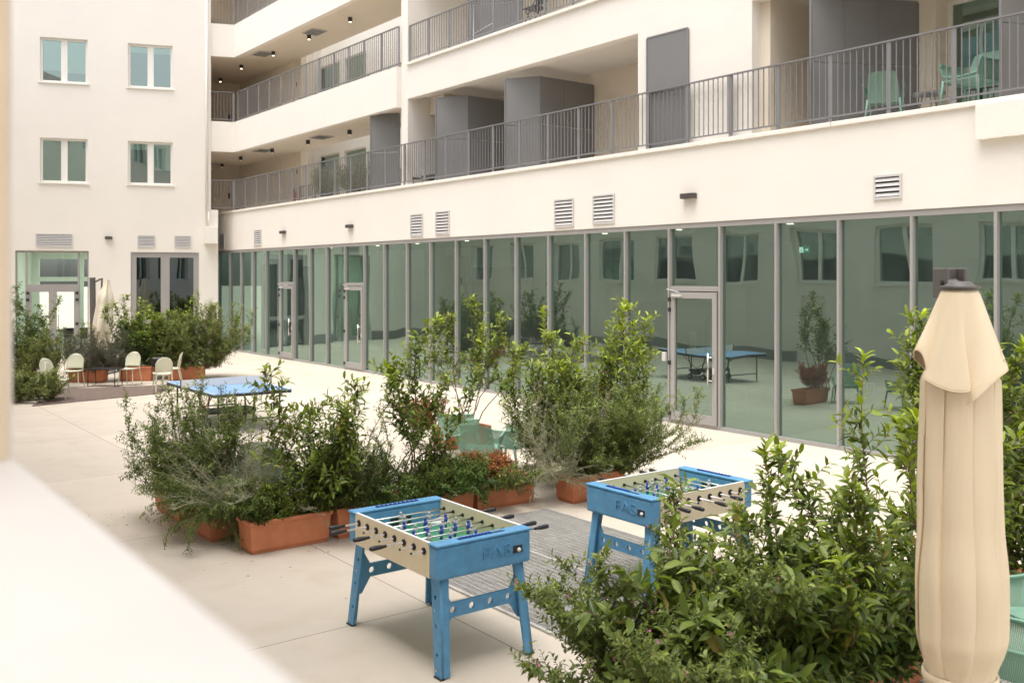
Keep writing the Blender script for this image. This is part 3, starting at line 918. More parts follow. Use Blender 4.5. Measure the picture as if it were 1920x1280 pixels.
# big fixed window with dark glass
x0, x1, z1 = wh[0], wh[1], wh[3]
xm = (x0 + x1) / 2
w_ = MB().box(x0, x0 + .2, .04, .16, 0, z1).box(x1 - .2, x1, .04, .16, 0, z1).box(xm - .16, xm + .16, .04, .16, 1.27, z1 - .2).box(x0 + .2, x1 - .2, .04, .16, z1 - .2, z1).box(x0 + .2, x1 - .2, .04, .16, 1.12, 1.27).box(xm - .04, xm + .04, .04, .16, .1, 1.12).build('window', M['frame'], lb, bevel=.004)
for xa, xb, za, zb in ((x0 + .2, xm - .16, 1.27, z1 - .2), (xm + .16, x1 - .2, 1.27, z1 - .2), (x0 + .2, xm - .04, .1, 1.12), (xm + .04, x1 - .2, .1, 1.12)):
    MB().quad((xa, .11, za), (xb, .112, za), (xb, .112, zb), (xa, .11, zb)).build('pane', M['dglass'], w_)
bx('window_room', M['void'], lb, -3.6, -0.4, 1.4, 1.45, 0, 4.2)
for a0, a1, z0, z1, n in [(-6.39, -5.14, 4.0, 4.5, 7), (-2.88, -2.25, 4.02, 4.48, 7), (-1.56, -.95, 4.01, 4.48, 7)]:
    vent(lb, a0, a1, z0, z1, 0.0, n)
wall_lamp(lb, -3.89, 4.37, w=.26)
bx('plinth', M['plinth'], lb, -22, -7.1, -.02, -.001, 0, .42)
bx('plinth', M['plinth'], lb, -4.57, -3.14, -.02, -.001, 0, .42)
MB().tube([(-.38, -.08, 4.84), (-.38, -.08, 14.4)], .045, 10).tube([(-.3, -.16, 5.4), (-.3, -.16, 4.8)], .03).build('downpipe', M['trim'], lb, smooth=True)
bx('pipe_box', M['trim'], lb, -.46, .04, -.3, -.004, 4.18, 4.84, bevel=.01)
# ------------------------------------------------------------------ paving grate and rug
gr0 = (-1.52, 10.2)
def frame_xy(p):                    # world -> (x along facade right, y into facade)
    return (p[0] * .605 - p[1] * .797, p[0] * .797 + p[1] * .605)
gx, gy = frame_xy(gr0)
gt = thing('floor_grating', 'galvanised steel grating let into the paving beneath the table football tables', 'grating', (0, 0, 0), FR)
gL, gWd = 6.5, 2.62
bars = MB()
n = int(gL / 0.034)
for i in range(n):
    x = gx - 0.2 + i * 0.034
    for j in range(2):
        y0 = gy + j * gWd / 2 + .012
        bars.box(x, x + .007, y0, y0 + gWd / 2 - .024, 0.0045, 0.018)
bars.build('bearing_bars', M['galv'], gt)
cr = MB()
for j in range(int(gWd / 0.075)):
    cr.box(gx - .2, gx - .2 + gL, gy + .02 + j * .075, gy + .028 + j * .075, 0.0045, 0.0165)
cr.build('cross_bars', M['galv'], gt)
fb_ = MB()
for j in range(3):
    fb_.box(gx - .22, gx - .2 + gL, gy + j * gWd / 2 - .011, gy + j * gWd / 2 + .011, 0.0045, 0.021)
for i in range(7):
    fb_.box(gx - .22 + i * 1.083, gx - .208 + i * 1.083, gy, gy + gWd, 0.005, 0.0205)
fb_.build('grating_frame', M['galv'], gt)
bx('pit', mat('grating_pit', (0.27, 0.255, 0.24), 0.9), gt, gx - .2, gx - .2 + gL, gy, gy + gWd, 0.001, 0.0042)

rp = [G(60, 762), G(300, 738), G(322, 722), G(100, 731)]
rg = MB().add([(x, y, .004) for x, y in rp] + [(x, y, .016) for x, y in rp], [(0, 1, 2, 3), (7, 6, 5, 4), (0, 4, 5, 1), (1, 5, 6, 2), (2, 6, 7, 3), (3, 7, 4, 0)]).build('rug', M['rug'])
bmesh_fix = bmesh.new(); bmesh_fix.from_mesh(rg.data); bmesh.ops.recalc_face_normals(bmesh_fix, faces=bmesh_fix.faces); bmesh_fix.to_mesh(rg.data); bmesh_fix.free()
tag(rg, 'worn brown outdoor rug under the pale chairs at the far left', 'rug')

# ------------------------------------------------------------------ table football
def player_mb(x, y, z):
    mb = MB()
    prof = [(-.062, .010), (-.058, .016), (-.045, .013), (-.02, .017), (.004, .021), (.018, .022), (.024, .012), (.030, .010), (.036, .0145), (.046, .0145), (.053, .006)]
    V = []
    seg = 8
    for dz, r in prof:
        for k in range(seg):
            t = 2 * math.pi * k / seg
            V.append((x + .75 * r * math.cos(t), y + r * math.sin(t), z + dz))
    F = []
    for i in range(len(prof) - 1):
        for k in range(seg):
            k2 = (k + 1) % seg
            F.append((i * seg + k, i * seg + k2, (i + 1) * seg + k2, (i + 1) * seg + k))
    F += [tuple(reversed(range(seg))), tuple((len(prof) - 1) * seg + k for k in range(seg))]
    return mb.add(V, F)

def football_table(label, loc, rz, seed):
    t = thing('football_table', label, 'table football', loc, rz, 'blue and cream table football tables')
    Lh, Wh, H = 0.68, 0.43, 0.96
    zb = 0.70
    rnd = random.Random(seed)
    for s in (1, -1):
        # end box, a slightly overhanging lid with a score counter slot
        e = MB()
        e.box(s * (Lh - .115), s * Lh, -Wh, Wh, zb, H - .018)
        eo = e.build('end_panel', M['blue'], t, bevel=.022, seg=3)
        MB().box(s * (Lh - .122), s * (Lh + .006), -Wh - .006, Wh + .006, H - .0178, H).build('lid', M['blue'], eo, bevel=.006)
        MB().box(s * (Lh - .075), s * (Lh - .045), -.21, .21, H + .0005, H + .004).build('counter_slot', mat('counter_slot_dark', (0.03, 0.05, 0.12), .4), eo)
        bd = MB()
        for k in range(10):
            y = (-.19 + k * .03) if s > 0 else (-.19 + k * .042)
            bd.box(s * (Lh - .072), s * (Lh - .048), y - .009, y + .009, H + .0045, H + .012)
        bd.build('counter_beads', M['pblue'], eo)
        # raised lettering and ball return on the outer face
        mtx = Matrix.Translation((s * (Lh + .001), s * .10, .83)) @ Matrix.Rotation(R(90) * s, 4, 'Z') @ Matrix.Rotation(R(90), 4, 'X')
        text_mesh('lettering', 'FAS', .135, .008, M['blue'], eo, mtx, sx=1.3, bold=-.002)
        MB().box(s * (Lh - .05), s * (Lh + .0015), s * .30 - .045, s * .30 + .045, .80, .845).build('ball_return', M['void'], eo)
        bb = bmesh.new()
        bmesh.ops.create_icosphere(bb, subdivisions=2, radius=.017)
        me = bpy.data.meshes.new('ball')
        bb.to_mesh(me); bb.free()
        bo = link('ball', me, M['white'], eo, True)
        bo.location = (s * (Lh + .004), s * .31, .812)
        MB().box(s * (Lh + .0016), s * (Lh + .006), s * .30 - .05, s * .30 + .05, .793, .80).build('ball_tray', M['dark'], eo)
        # goal on the inner face
        MB().box(s * (Lh - .117), s * (Lh - .125), -.10, .10, .795, .865).build('goal', M['void'], t)
        MB().box(s * (Lh - .125), s * (Lh - .1235), -.4, .4, .775, .945).build('goal_wall', M['cream'], t) if False else None
        # brace with four holes between the two legs of this end
        ol = [(-.385, .62), (-.335, .62), (-.27, .505), (.27, .505), (.335, .62), (.385, .62), (.40, .27), (.35, .27), (.27, .395), (-.27, .395), (-.35, .27), (-.40, .27)]
        hs = [(-.255 + .17 * k, .45, .026) for k in range(4)]
        mt = Matrix.Translation((s * .612, 0, 0)) @ Matrix(((0, 0, 1, 0), (1, 0, 0, 0), (0, 1, 0, 0), (0, 0, 0, 1)))
        plate('brace', ol, hs, .022, M['blue'], t, mt)
        for q in (1, -1):
            # leg: holed web plus flange, splayed outward
            w = .062
            xb, xt = .675, .575
            ol = [(xt - w, zb + .03), (xt + w, zb + .03), (xb + w * .75, .012), (xb - w * .75, .012)]
            hs = [(xt + (xb - xt) * (1 - z / .73) - .008, z, .016) for z in (.56, .36, .16)]
            ys = Matrix(((s, 0, 0, 0), (0, 0, 1, 0), (0, 1, 0, 0), (0, 0, 0, 1)))
            sh = Matrix.Identity(4)
            sh[1][2] = -q * .055                       # lean outward with depth
            lo = plate('leg', ol, hs, .022, M['blue'], t, sh @ Matrix.Translation((0, q * .41, 0)) @ ys)
            fl = MB()
            y0, y1 = q * .399, q * .345
            def P(x, y, z): return (s * x, y - q * .055 * z, z)
            V = [P(xb + w * .75, y0, .012), P(xb + w * .75 - .02, y0, .012), P(xb + w * .75 - .02, y1, .012), P(xb + w * .75, y1, .012),
                 P(xt + w, y0, zb + .03), P(xt + w - .02, y0, zb + .03), P(xt + w - .02, y1, zb + .03), P(xt + w, y1, zb + .03)]
            fl.add(V, [(0, 1, 2, 3), (7, 6, 5, 4), (0, 4, 5, 1), (1, 5, 6, 2), (2, 6, 7, 3), (3, 7, 4, 0)])
            fl.build('flange', M['blue'], lo)
            MB().box(s * (xb - .045), s * (xb + .05), q * .41 - .02, q * .41 + .02, 0, .012).build('foot', M['dark'], lo)
            MB().tube([(s * (xb - .01), q * .425, .06), (s * (xb - .01), q * .432, .06)], .008, 8).tube([(s * .6, q * .398, .47), (s * .6, q * .403, .47)], .008, 8).build('bolt', M['chrome'], lo)
    for q in (1, -1):
        # side panel, slightly deeper at the ends
        ol = [(-Lh + .112, .72), (-Lh + .30, .70), (-.25, .735), (.25, .735), (Lh - .30, .70), (Lh - .112, .72), (Lh - .112, H - .006), (-Lh + .112, H - .006)]
        ol = [(-Lh + .112, .70), (Lh - .112, .70), (Lh - .112, H - .006), (-Lh + .112, H - .006)]
        plate('side_panel', ol, [], .024, M['cream'], t, Matrix.Translation((0, q * (Wh - .014), 0)) @ Matrix(((1, 0, 0, 0), (0, 0, 1, 0), (0, 1, 0, 0), (0, 0, 0, 1))))
        MB().box(-Lh + .112, Lh - .112, q * (Wh - .026), q * (Wh - .002), H - .0058, H - .001).build('edge_strip', M['white'], t)
        sc = MB()
        for x in (-.5, -.3, .3, .5):
            sc.tube([(x, q * (Wh - .002), .735), (x, q * (Wh + .002), .735)], .006, 8)
        sc.build('screws', M['chrome'], t)
    MB().box(-Lh + .1155, Lh - .1155, -Wh + .027, Wh - .027, .765, .775).build('playfield', M['pfield'], t)
    ln = MB()
    ln.box(-.003, .003, -.35, .35, .7755, .7765)
    for s in (1, -1):
        ln.box(s * .40, s * .406, -.2, .2, .7755, .7765).box(s * .406, s * .56, -.2, -.194, .7755, .7765).box(s * .406, s * .56, .194, .2, .7755, .7765)
    cp = [(.11 * math.cos(a * math.pi / 16), .11 * math.sin(a * math.pi / 16), .777) for a in range(33)]
    ln.tube(cp, .003, 4, caps=False)
    ln.build('field_lines', M['white'], t)
    # ramps along the field corners
    cm = MB()
    for s in (1, -1):
        for q in (1, -1):
            cm.add([(s * .563, q * .402, .7757), (s * .38, q * .402, .7757), (s * .563, q * .22, .7757), (s * .563, q * .402, .80)], [(0, 1, 3), (1, 2, 3), (0, 3, 2)])
    cm.build('corner_ramps', M['white'], t)
    counts = [(1, 'g'), (2, 'g'), (3, 'b'), (5, 'g'), (5, 'b'), (3, 'g'), (2, 'b'), (1, 'b')]
    sides = [-1, -1, 1, -1, 1, -1, 1, 1]
    xs = [-.50 + i * .1429 for i in range(8)]
    zr = .885
    for i, x in enumerate(xs):
        hs_ = sides[i]
        sh = rnd.uniform(-.05, .05)
        y_h = hs_ * (Wh + .17 + sh * .8)
        y_o = -hs_ * (Wh + .13 - sh * .8)
        rod = MB().tube([(x, y_h, zr), (x, y_o, zr)], .0078, 8).build('rod', M['chrome'], t, smooth=True)
        MB().tube([(x, y_h - hs_ * .01, zr), (x, y_h + hs_ * .02, zr), (x, y_h + hs_ * .03, zr), (x, y_h + hs_ * .09, zr), (x, y_h + hs_ * .12, zr), (x, y_h + hs_ * .13, zr)], [.011, .013, .016, .019, .017, .008], 10).build('handle', M['black'], rod, smooth=True)
        MB().tube([(x, y_o, zr), (x, y_o - hs_ * .008, zr)], .0095, 8).build('end_cap', M['dark'], rod)
        for q in (1, -1):
            br = MB()
            br.tube([(x, q * (Wh - .001), zr), (x, q * (Wh + .006), zr)], .027, 14)
            br.tube([(x, q * (Wh + .0062), zr), (x, q * (Wh + .014), zr)], .017, 12)
            br.tube([(x, q * (Wh - .036), zr), (x, q * (Wh + .0062), zr)], .015, 12)
            br.build('bearing', M['black'], t)
        nP, cl = counts[i]
        sp = {1: 0, 2: .24, 3: .20, 5: .13}[nP]
        for k in range(nP):
            y = (k - (nP - 1) / 2) * sp + sh
            p = player_mb(x, y, zr - .016).build('player', M['pblue' if cl == 'b' else 'pgrey'], rod, smooth=True)
        bu = MB()
        for k in range(nP):
            y = (k - (nP - 1) / 2) * sp + sh
            bu.tube([(x, y - .028, zr), (x, y - .018, zr)], .0125, 8).tube([(x, y + .018, zr), (x, y + .028, zr)], .0125, 8)
        bu.build('bumper', M['pgrey'], rod)
    return t
football_table('blue and cream table football table fully in view in the open, half off the grating', (-0.607, 7.72), FR, 1)
football_table('blue and cream table football table partly hidden behind the leafy foreground shrubs', (1.50, 9.12), FR - math.pi / 2, 2)

# ------------------------------------------------------------------ table tennis table
tt = thing('table_tennis_table', 'blue table tennis table with white net on a wheeled black frame', 'table tennis', (0, 0, 0), FR)
C0 = Vector(G(548, 728.6, .76))
c0 = frame_xy(C0)
tx0, ty1 = c0[0], c0[1]                  # table runs to -x (t direction) 2.74 and -y 1.525
ty0 = ty1 - 1.525
for s in (0, 1):
    x1 = tx0 - s * 1.374
    x0 = x1 - 1.366
    h = MB().box(x0, x1, ty0, ty1, .738, .76).build('half_top', M['ttblue'], tt, bevel=.006)
    l = MB()
    l.box(x0, x1, ty0 + .001, ty0 + .02, .7602, .7612).box(x0, x1, ty1 - .02, ty1 - .001, .7602, .7612).box(x0, x1, (ty0 + ty1) / 2 - .002, (ty0 + ty1) / 2 + .002, .7602, .7612)
    xe = x1 - .02 if s == 0 else x0
    l.box(xe, xe + .02, ty0 + .021, ty1 - .021, .7602, .7612)
    l.build('white_lines', M['white'], h)
    MB().box(x0 + .01, x1 - .01, ty0 + .01, ty0 + .03, .69, .7375).box(x0 + .01, x1 - .01, ty1 - .03, ty1 - .01, .69, .7375).box(x0 + .01, x0 + .03, ty0 + .031, ty1 - .031, .69, .7375).box(x1 - .03, x1 - .01, ty0 + .031, ty1 - .031, .69, .7375).build('apron', M['black'], h)
    xl_ = (x1 - .22) if s == 0 else (x0 + .22)
    for y in (ty0 + .16, ty1 - .16):
        MB().tube([(xl_, y, .69), (xl_, y, 0)], .018, 8).build('leg', M['black'], tt)
    MB().tube([(xl_, ty0 + .16, .22), (xl_, ty1 - .16, .22)], .014).build('leg_stretcher', M['black'], tt)
xm = tx0 - 1.37
MB().box(xm - .002, xm + .002, ty0 - .15, ty1 + .15, .765, .9125).build('net', M['net'], tt)
for y in (ty0 - .16, ty1 + .145):
    MB().box(xm - .012, xm + .012, y, y + .015, .70, .925).build('net_post', M['black'], tt)
for y in (ty0 + .3, ty1 - .3):
    MB().tube([(xm - .34, y, .70), (xm - .20, y, .30), (xm + .20, y, .30), (xm + .34, y, .70)], .018).build('undercarriage', M['black'], tt)
    MB().tube([(xm - .6, y, .68), (xm, y, .34)], .011).tube([(xm + .6, y, .68), (xm, y, .34)], .011).build('strut', M['red'], tt)
    for dx in (-.26, .26):
        w = MB().tube([(xm + dx, y - .02, .085), (xm + dx, y + .02, .085)], .085, 16).build('wheel', M['dark'], tt)
        MB().tube([(xm + dx, y - .024, .085), (xm + dx, y + .024, .085)], .045, 12).build('hub', M['slat'], w)
        MB().box(xm + dx - .02, xm + dx + .02, y - .035, y - .026, .085, .3).build('bracket', M['black'], w)
MB().box(xm - .3, xm + .3, ty0 + .28, ty1 - .28, .24, .29).build('crossbeam', M['black'], tt)
MB().box(xm - .1, xm + .1, ty1 - .40, ty1 - .22, .16, .30).build('ball_holder', M['black'], tt)

# ------------------------------------------------------------------ chairs
def grid_panel(name, fn, nu, nv, su, sv, m, parent, thick=0.0):
    """surface fn(u,v) with a UV map in metres"""
    V = [fn(i / nu, j / nv) for j in range(nv + 1) for i in range(nu + 1)]
    F = [(j * (nu + 1) + i, j * (nu + 1) + i + 1, (j + 1) * (nu + 1) + i + 1, (j + 1) * (nu + 1) + i) for j in range(nv) for i in range(nu)]
    me = bpy.data.meshes.new(name)
    me.from_pydata(V, [], F)
    me.update()
    uv = me.uv_layers.new(name='UVMap')
    for p in me.polygons:
        for li in p.loop_indices:
            vi = me.loops[li].vertex_index
            uv.data[li].uv = ((vi % (nu + 1)) / nu * su, (vi // (nu + 1)) / nv * sv)
    o = link(name, me, m, parent, True)
    if thick:
        md = o.modifiers.new('solid', 'SOLIDIFY')
        md.thickness = thick
        md.offset = 0
    return o
GRP_ARM = 'green perforated armchairs'
def armchair(label, loc, rz, z=0.0):
    t = thing('armchair', label, 'chair', (loc[0], loc[1], z), rz, GRP_ARM)
    def seat(u, v):
        x = (u - .5) * .50
        y = -.27 + v * .50
        return (x, y, .425 - .05 * v - .025 * math.cos((u - .5) * math.pi) + .02 * (v < .1))
    def back(u, v):
        w = .50 - .06 * v ** 2
        x = (u - .5) * w
        y = .23 + .17 * v + .035 * math.cos((u - .5) * math.pi) + .02 * v * v
        return (x, y, .365 + .46 * v - .03 * (abs(u - .5) * 2) ** 4 * v)
    grid_panel('seat', seat, 12, 12, .50, .50, M['pgreen'], t)
    bk = grid_panel('backrest', back, 12, 12, .50, .48, M['pgreen'], t)
    rim = [back(u / 12, 0) for u in range(0, 1)] + [back(0, v / 12) for v in range(13)] + [back(u / 12, 1) for u in range(1, 13)] + [back(1, 1 - v / 12) for v in range(1, 13)]
    MB().tube(rim, .011, 6).build('rim', M['cgreen'], bk, smooth=True)
    for s in (-1, 1):
        def side(u, v):
            top = (s * (.315 - .02 * u), .33 - .60 * u, .645 - .02 * u - .02 * math.sin(u * 3.1))
            bot = seat(0 if s < 0 else 1, 1 - u)
            e = v ** .8
            return (bot[0] + (top[0] - bot[0]) * min(1, v * 1.35), bot[1] + (top[1] - bot[1]) * e, bot[2] + (top[2] - bot[2]) * v)
        ar = grid_panel('armrest', side, 12, 6, .60, .24, M['pgreen'], t)
        tp = [side(u / 12, 1) for u in range(13)] + [side(1, 1 - v / 6) for v in range(1, 7)]
        mb = MB()
        for p, q in zip(tp[:-1], tp[1:]):
            mb.bar(p, q, .035, .016)
        mb.build('arm_rim', M['cgreen'], ar, bevel=.003)
        for yf, yt in ((-.27, -.30), (.24, .33)):
            MB().tube([(s * .25, yf, .40), (s * .27, (yf + yt) / 2, .2), (s * .285, yt, 0)], [.022, .018, .013], 8).build('leg', M['cgreen'], t, smooth=True)
    MB().tube([seat(0, 0), seat(.25, 0), seat(.5, 0), seat(.75, 0), seat(1, 0)], .014, 6).build('seat_rim', M['cgreen'], t, smooth=True)
    MB().box(-.26, .26, -.28, -.25, .375, .40).box(-.26, .26, .22, .25, .345, .37).box(-.275, -.245, -.25, .22, .36, .385).box(.245, .275, -.25, .22, .36, .385).build('seat_frame', M['cgreen'], t)
    return t
a1 = armchair('green armchair with its high back turned right, tallest of the three among the middle planters', (-.86, 15.6), R(100))
def armcopy(label, loc, rz, z=0.0):
    return dup(a1, label, (loc[0], loc[1], z), rz)
armcopy('green armchair seen from behind, nearest to the orange red nandina', (-.45, 13.9), R(172))
armcopy('green armchair facing left beside the wiry silver plant', (-.02, 14.5), R(-125))
armcopy('green armchair glimpsed through the wiry stems left of the slender broad-leaved shrub', (-3.35, 12.5), R(200))
armcopy('green armchair almost hidden behind the low glossy shrub in the front terracotta trough', (-2.75, 11.9), R(170))
armcopy('green armchair hidden behind the dense dark hedge plant right of the front trough', (-2.0, 12.3), R(160))
bp1 = FP(fa(1660, .75), .75)
bp2 = FP(fa(1822, .55), .55)
armcopy('smaller-looking green armchair on the balcony against the grey privacy screen', bp1, FR + R(205), 5.46)
armcopy('green armchair on the balcony in front of the dark balcony door', bp2, FR + R(-5), 5.46).scale = (1.12, 1.12, 1.18)
armcopy('green armchair at the right edge behind the closed cream parasol', (3.95, 7.05), R(-75))
armcopy('green armchair low in the corner in front of the closed cream parasol base', (3.30, 6.05), R(-130))
# small round balcony table
bt = FP(fa(1742, .8), .8)
st = thing('side_table', 'small round grey table between the two balcony armchairs', 'table', (*bt, 5.46))
MB().tube([(0, 0, .40), (0, 0, .425)], .25, 24).build('tabletop', M['rail'], st)
for k in range(3):
    a = k * 2.1 + .3
    MB().tube([(.1 * math.cos(a), .1 * math.sin(a), .40), (.2 * math.cos(a), .2 * math.sin(a), 0)], .012).build('leg', M['rail'], st)

def pale_chair(label, loc, rz, arms=False):
    t = thing('shell_chair', label, 'chair', loc, rz, 'pale cream chairs round the rug')
    def back(u, v):
        a = (u - .5) * 2
        w = .42 * (1 - .55 * max(0, v - .55) ** 1.6 * 2.2)
        x = a * w / 2
        return (x, .20 + .08 * v - .05 * a * a, .50 + .38 * v - .05 * (a * a) * v * v)
    def seat(u, v):
        a = (u - .5) * 2
        return (a * (.22 - .02 * abs(v - .5)), -.22 + .42 * v, .455 - .02 * (1 - a * a) + .01 * (v < .1))
    grid_panel('backrest', back, 10, 10, 1, 1, M['cchair'], t, .012)
    grid_panel('seat', seat, 10, 8, 1, 1, M['cchair'], t, .02)
    for s in (-1, 1):
        MB().tube([(s * .17, -.17, .45), (s * .21, -.24, 0)], [.016, .011]).build('leg', M['cchair'], t)
        MB().tube([(s * .19, .22, .62), (s * .185, .18, .45), (s * .21, .27, 0)], [.012, .016, .011]).build('leg', M['cchair'], t)
    return t
pc = pale_chair('pale cream shell chair standing left of the terracotta troughs, facing the viewer', G(137, 727), R(8))
def pcopy(label, loc, rz): return dup(pc, label, loc, rz)
pcopy('pale cream shell chair in the middle of the rug edge, between the two terracotta troughs', G(243, 722), R(-6))
pcopy('pale cream shell chair turned sideways with a black bag on its seat', G(322, 722), R(-75))
pcopy('pale cream shell chair seen from the side, nearest to the low bright bush', G(108, 748), R(98))
pcopy('pale cream shell chair half hidden behind the one nearest the low bright bush', G(98, 738), R(70))
pcopy('pale cream shell chair at the rug end behind the fine-leaved bush', G(305, 733), R(-150))
bp_ = G(300, 723)
bg_ = thing('bag', 'black bag lying on a pale chair beside the far bushes', 'bag', (bp_[0], bp_[1], .50))
MB().box(-.2, .2, -.12, .12, 0, .26).build('bag_body', M['black'], bg_, bevel=.05, seg=3)
MB().tube([(-.1, 0, .26), (-.08, 0, .34), (.08, 0, .34), (.1, 0, .26)], .012).build('strap', M['black'], bg_)
lt = thing('low_table', 'low black side table with sled legs in front of the far terracotta troughs', 'table', G(197, 724), R(-3))
MB().box(-.42, .42, -.25, .25, .46, .48).build('tabletop', M['black'], lt)
for s in (-.36, .36):
    MB().tube([(s, -.2, .46), (s, -.22, .012), (s, .22, .012), (s, .2, .46)], .012).build('leg', M['black'], lt)

# ------------------------------------------------------------------ near closed parasol
pu = thing('parasol', 'large closed cream cantilever parasol with dark hub, in the right foreground', 'parasol', (2.10, 4.5, 0))
def canopy(rad, z0, z1, nth, nz, hem=None, seed=0, fold=None):
    V = []
    for j in range(nz + 1):
        for i in range(nth):
            th = 2 * math.pi * i / nth
            v = j / nz
            zb = z0
            if hem: zb = z0 + hem(th)
            z = z1 + (zb - z1) * v
            f_ = fold(th, v)
            if isinstance(f_, tuple):
                r, th = rad(v) * (1 + f_[0]), f_[1]
            else:
                r = rad(v) * (1 + f_)
            V.append((r * math.cos(th), r * math.sin(th), z))
    F = [(j * nth + i, j * nth + (i + 1) % nth, (j + 1) * nth + (i + 1) % nth, (j + 1) * nth + i) for j in range(nz) for i in range(nth)]
    me = bpy.data.meshes.new('canopy')
    me.from_pydata(V, [], F)
    me.update()
    return me
def lerp(pts, v):
    for (a, x), (b, y) in zip(pts[:-1], pts[1:]):
        if v <= b:
            t = (v - a) / (b - a)
            t = t * t * (3 - 2 * t)
            return x + (y - x) * t
    return pts[-1][1]
def saw(w):                     # a pleat: slow swell, quick drop behind the next one
    p = (w / (2 * math.pi)) % 1.0
    return (p / .86) ** .8 * 2 - 1 if p < .86 else 1 - 2 * ((p - .86) / .14)
def sharp(x, k=2.2):          # rounded crests with narrow valleys
    return 1 - 2 * (1 - abs(math.cos(x / 2))) ** (1 / k) if False else (abs(math.cos(x / 2)) ** .8) * 2 - 1
def fold_low(th, v):
    w = 9 * th + 1.3 * math.sin(th + 1.3) + .9 * math.sin(2 * th + 2.2 * v) + 1.9 * v - .6
    e = lerp([(0, .15), (.12, .75), (.75, 1.0), (.90, .75), (.955, .22), (1, .3)], v)
    B = .105 * e * (1 + .45 * math.sin(th * 2 + 1))
    A = 1.9 * e
    return (B * (.65 + .45 * math.sin(3 * th + 2 * v)) * math.cos(w) + .045 * e * math.sin(12 * th + 5 * v) + .02 * e * math.sin(19 * th - 5 * v), th + A / 9 * math.sin(w + .5))
def rad_low(v): return lerp([(0, .10), (.10, .168), (.5, .178), (.68, .192), (.84, .186), (.955, .150), (1, .150)], v)
lo = link('canopy', canopy(rad_low, 0.98, 2.56, 480, 100, None, 0, fold_low), M['cloth'], pu, True)
def fold_top(th, v):
    w = 5 * th + 1.2 * math.sin(th + .8) + .6 * math.sin(3 * th + v)
    e = min(1, v * 1.1)
    return (.07 * e * math.cos(w) + .03 * e * math.sin(9 * th + 1) + .015 * e * math.sin(15 * th + 3 * v), th + 1.5 * e / 5 * math.sin(w + .4))
def rad_top(v): return lerp([(0, .045), (.04, .078), (.10, .086)], v) if v < .1 else .086 + (v - .1) / .9 * .108
def hem(th):
    return -.02 + .085 * math.sin(2 * th + 2.2) + .03 * math.sin(5 * th + .8 * math.sin(th) + .3) + .02 * math.sin(9 * th)
tp = link('top_valance', canopy(rad_top, 2.46, 2.845, 360, 44, hem, 0, fold_top), M['cloth'], pu, True)
_hv = [v.co.copy() for v in tp.data.vertices][-360:]
MB().tube(_hv + [_hv[0]], .0045, 5, False).build('hem_seam', M['cloth'], tp, smooth=True)
for o_ in (lo, tp):
    md = o_.modifiers.new('solid', 'SOLIDIFY')
    md.thickness = .003
# skirt under the strap
def fold_sk(th, v): return .18 * math.sin(7 * th + v) + .07 * math.sin(13 * th)
link('skirt', canopy(lambda v: .135 + .07 * v, .62, .985, 160, 16, lambda th: .04 * math.sin(5 * th), 0, fold_sk), M['cloth'], pu, True)

def _r(): pass
def ring(name, prof, m, par, seg=32):
    V = [(r * math.cos(2 * math.pi * k / seg), r * math.sin(2 * math.pi * k / seg), z) for r, z in prof for k in range(seg)]
    F = [(j * seg + k, j * seg + (k + 1) % seg, (j + 1) * seg + (k + 1) % seg, (j + 1) * seg + k) for j in range(len(prof) - 1) for k in range(seg)]
    if name != 'strap': F.append(tuple((len(prof) - 1) * seg + k for k in range(seg)))
    return MB().add(V, F).build(name, m, par, smooth=True)
ring('strap', [(.155, 1.01), (.166, 1.015), (.167, 1.05), (.158, 1.055)], M['cloth'], pu)
ring('hub_cap', [(.02, 2.84), (.085, 2.845), (.088, 2.856), (.06, 2.862), (.055, 2.872), (.045, 2.878), (0.001, 2.879)], M['bronze'], pu)
MB().tube([(0, 0, .05), (0, 0, 2.84)], .022, 10).build('inner_pole', M['bronze'], pu)
mx_, my_ = .14, .42
ms_ = MB().box(mx_ - .04, mx_ + .04, my_ - .055, my_ + .055, 0.06, 2.86).build('mast', M['bronze'], pu, bevel=.006)
hd = MB().box(mx_ - .055, mx_ - .035, my_ - .09, my_ + .07, 2.79, 2.945).box(mx_ + .035, mx_ + .055, my_ - .09, my_ + .07, 2.79, 2.945).box(mx_ - .0349, mx_ + .0349, my_ - .02, my_ + .07, 2.80, 2.945).build('head_bracket', M['bronze'], pu, bevel=.006)
MB().tube([(mx_ - .065, my_ - .05, 2.87), (mx_ + .065, my_ - .05, 2.87)], .014, 10).build('pivot_bolt', M['black'], hd)
MB().bar((mx_, my_ - .02, 2.87), (0, 0.02, 2.84), .05, .04).build('arm', M['bronze'], pu)
MB().box(-.45, .45, my_ - .06, my_ + .06, 0, .05).box(-.06 + mx_, .06 + mx_, my_ - .5, my_ + .5, .051, .06).build('base', M['bronze'], pu)

# far closed parasol
fp = G(180, 700)
pf = thing('parasol', 'far closed off-white parasol leaning beside its dark mast near the glazed entrance', 'parasol', (fp[0], fp[1], 0))
pfz = 26.5 / 1800
def fl2(th, v): return .16 * math.cos(5 * th + 2 * v) + .05 * math.sin(9 * th)
cn = link('canopy', canopy(lambda v: lerp([(0, .06), (.3, .21), (.7, .26), (.92, .17), (1, .24)], v), .75, 2.82, 80, 30, None, 0, fl2), M['cloth2'], pf, True)
cn.location = (.10, 0, 0)
cn.rotation_euler = (0, R(5), 0)
MB().bar((-.12, .1, 0.05), (-.15, .1, 2.88), .13, .13).build('mast', M['bronze'], pf)
MB().box(-.5, .5, -.5, .5, 0, .05).build('base', M['bronze'], pf)
MB().tube([(.1, 0, .05), (.18, 0, 2.86)], .03).build('inner_pole', M['bronze'], pf)
MB().bar((-.15, .1, 2.7), (.15, 0, 2.84), .05, .04).build('arm', M['bronze'], pf)

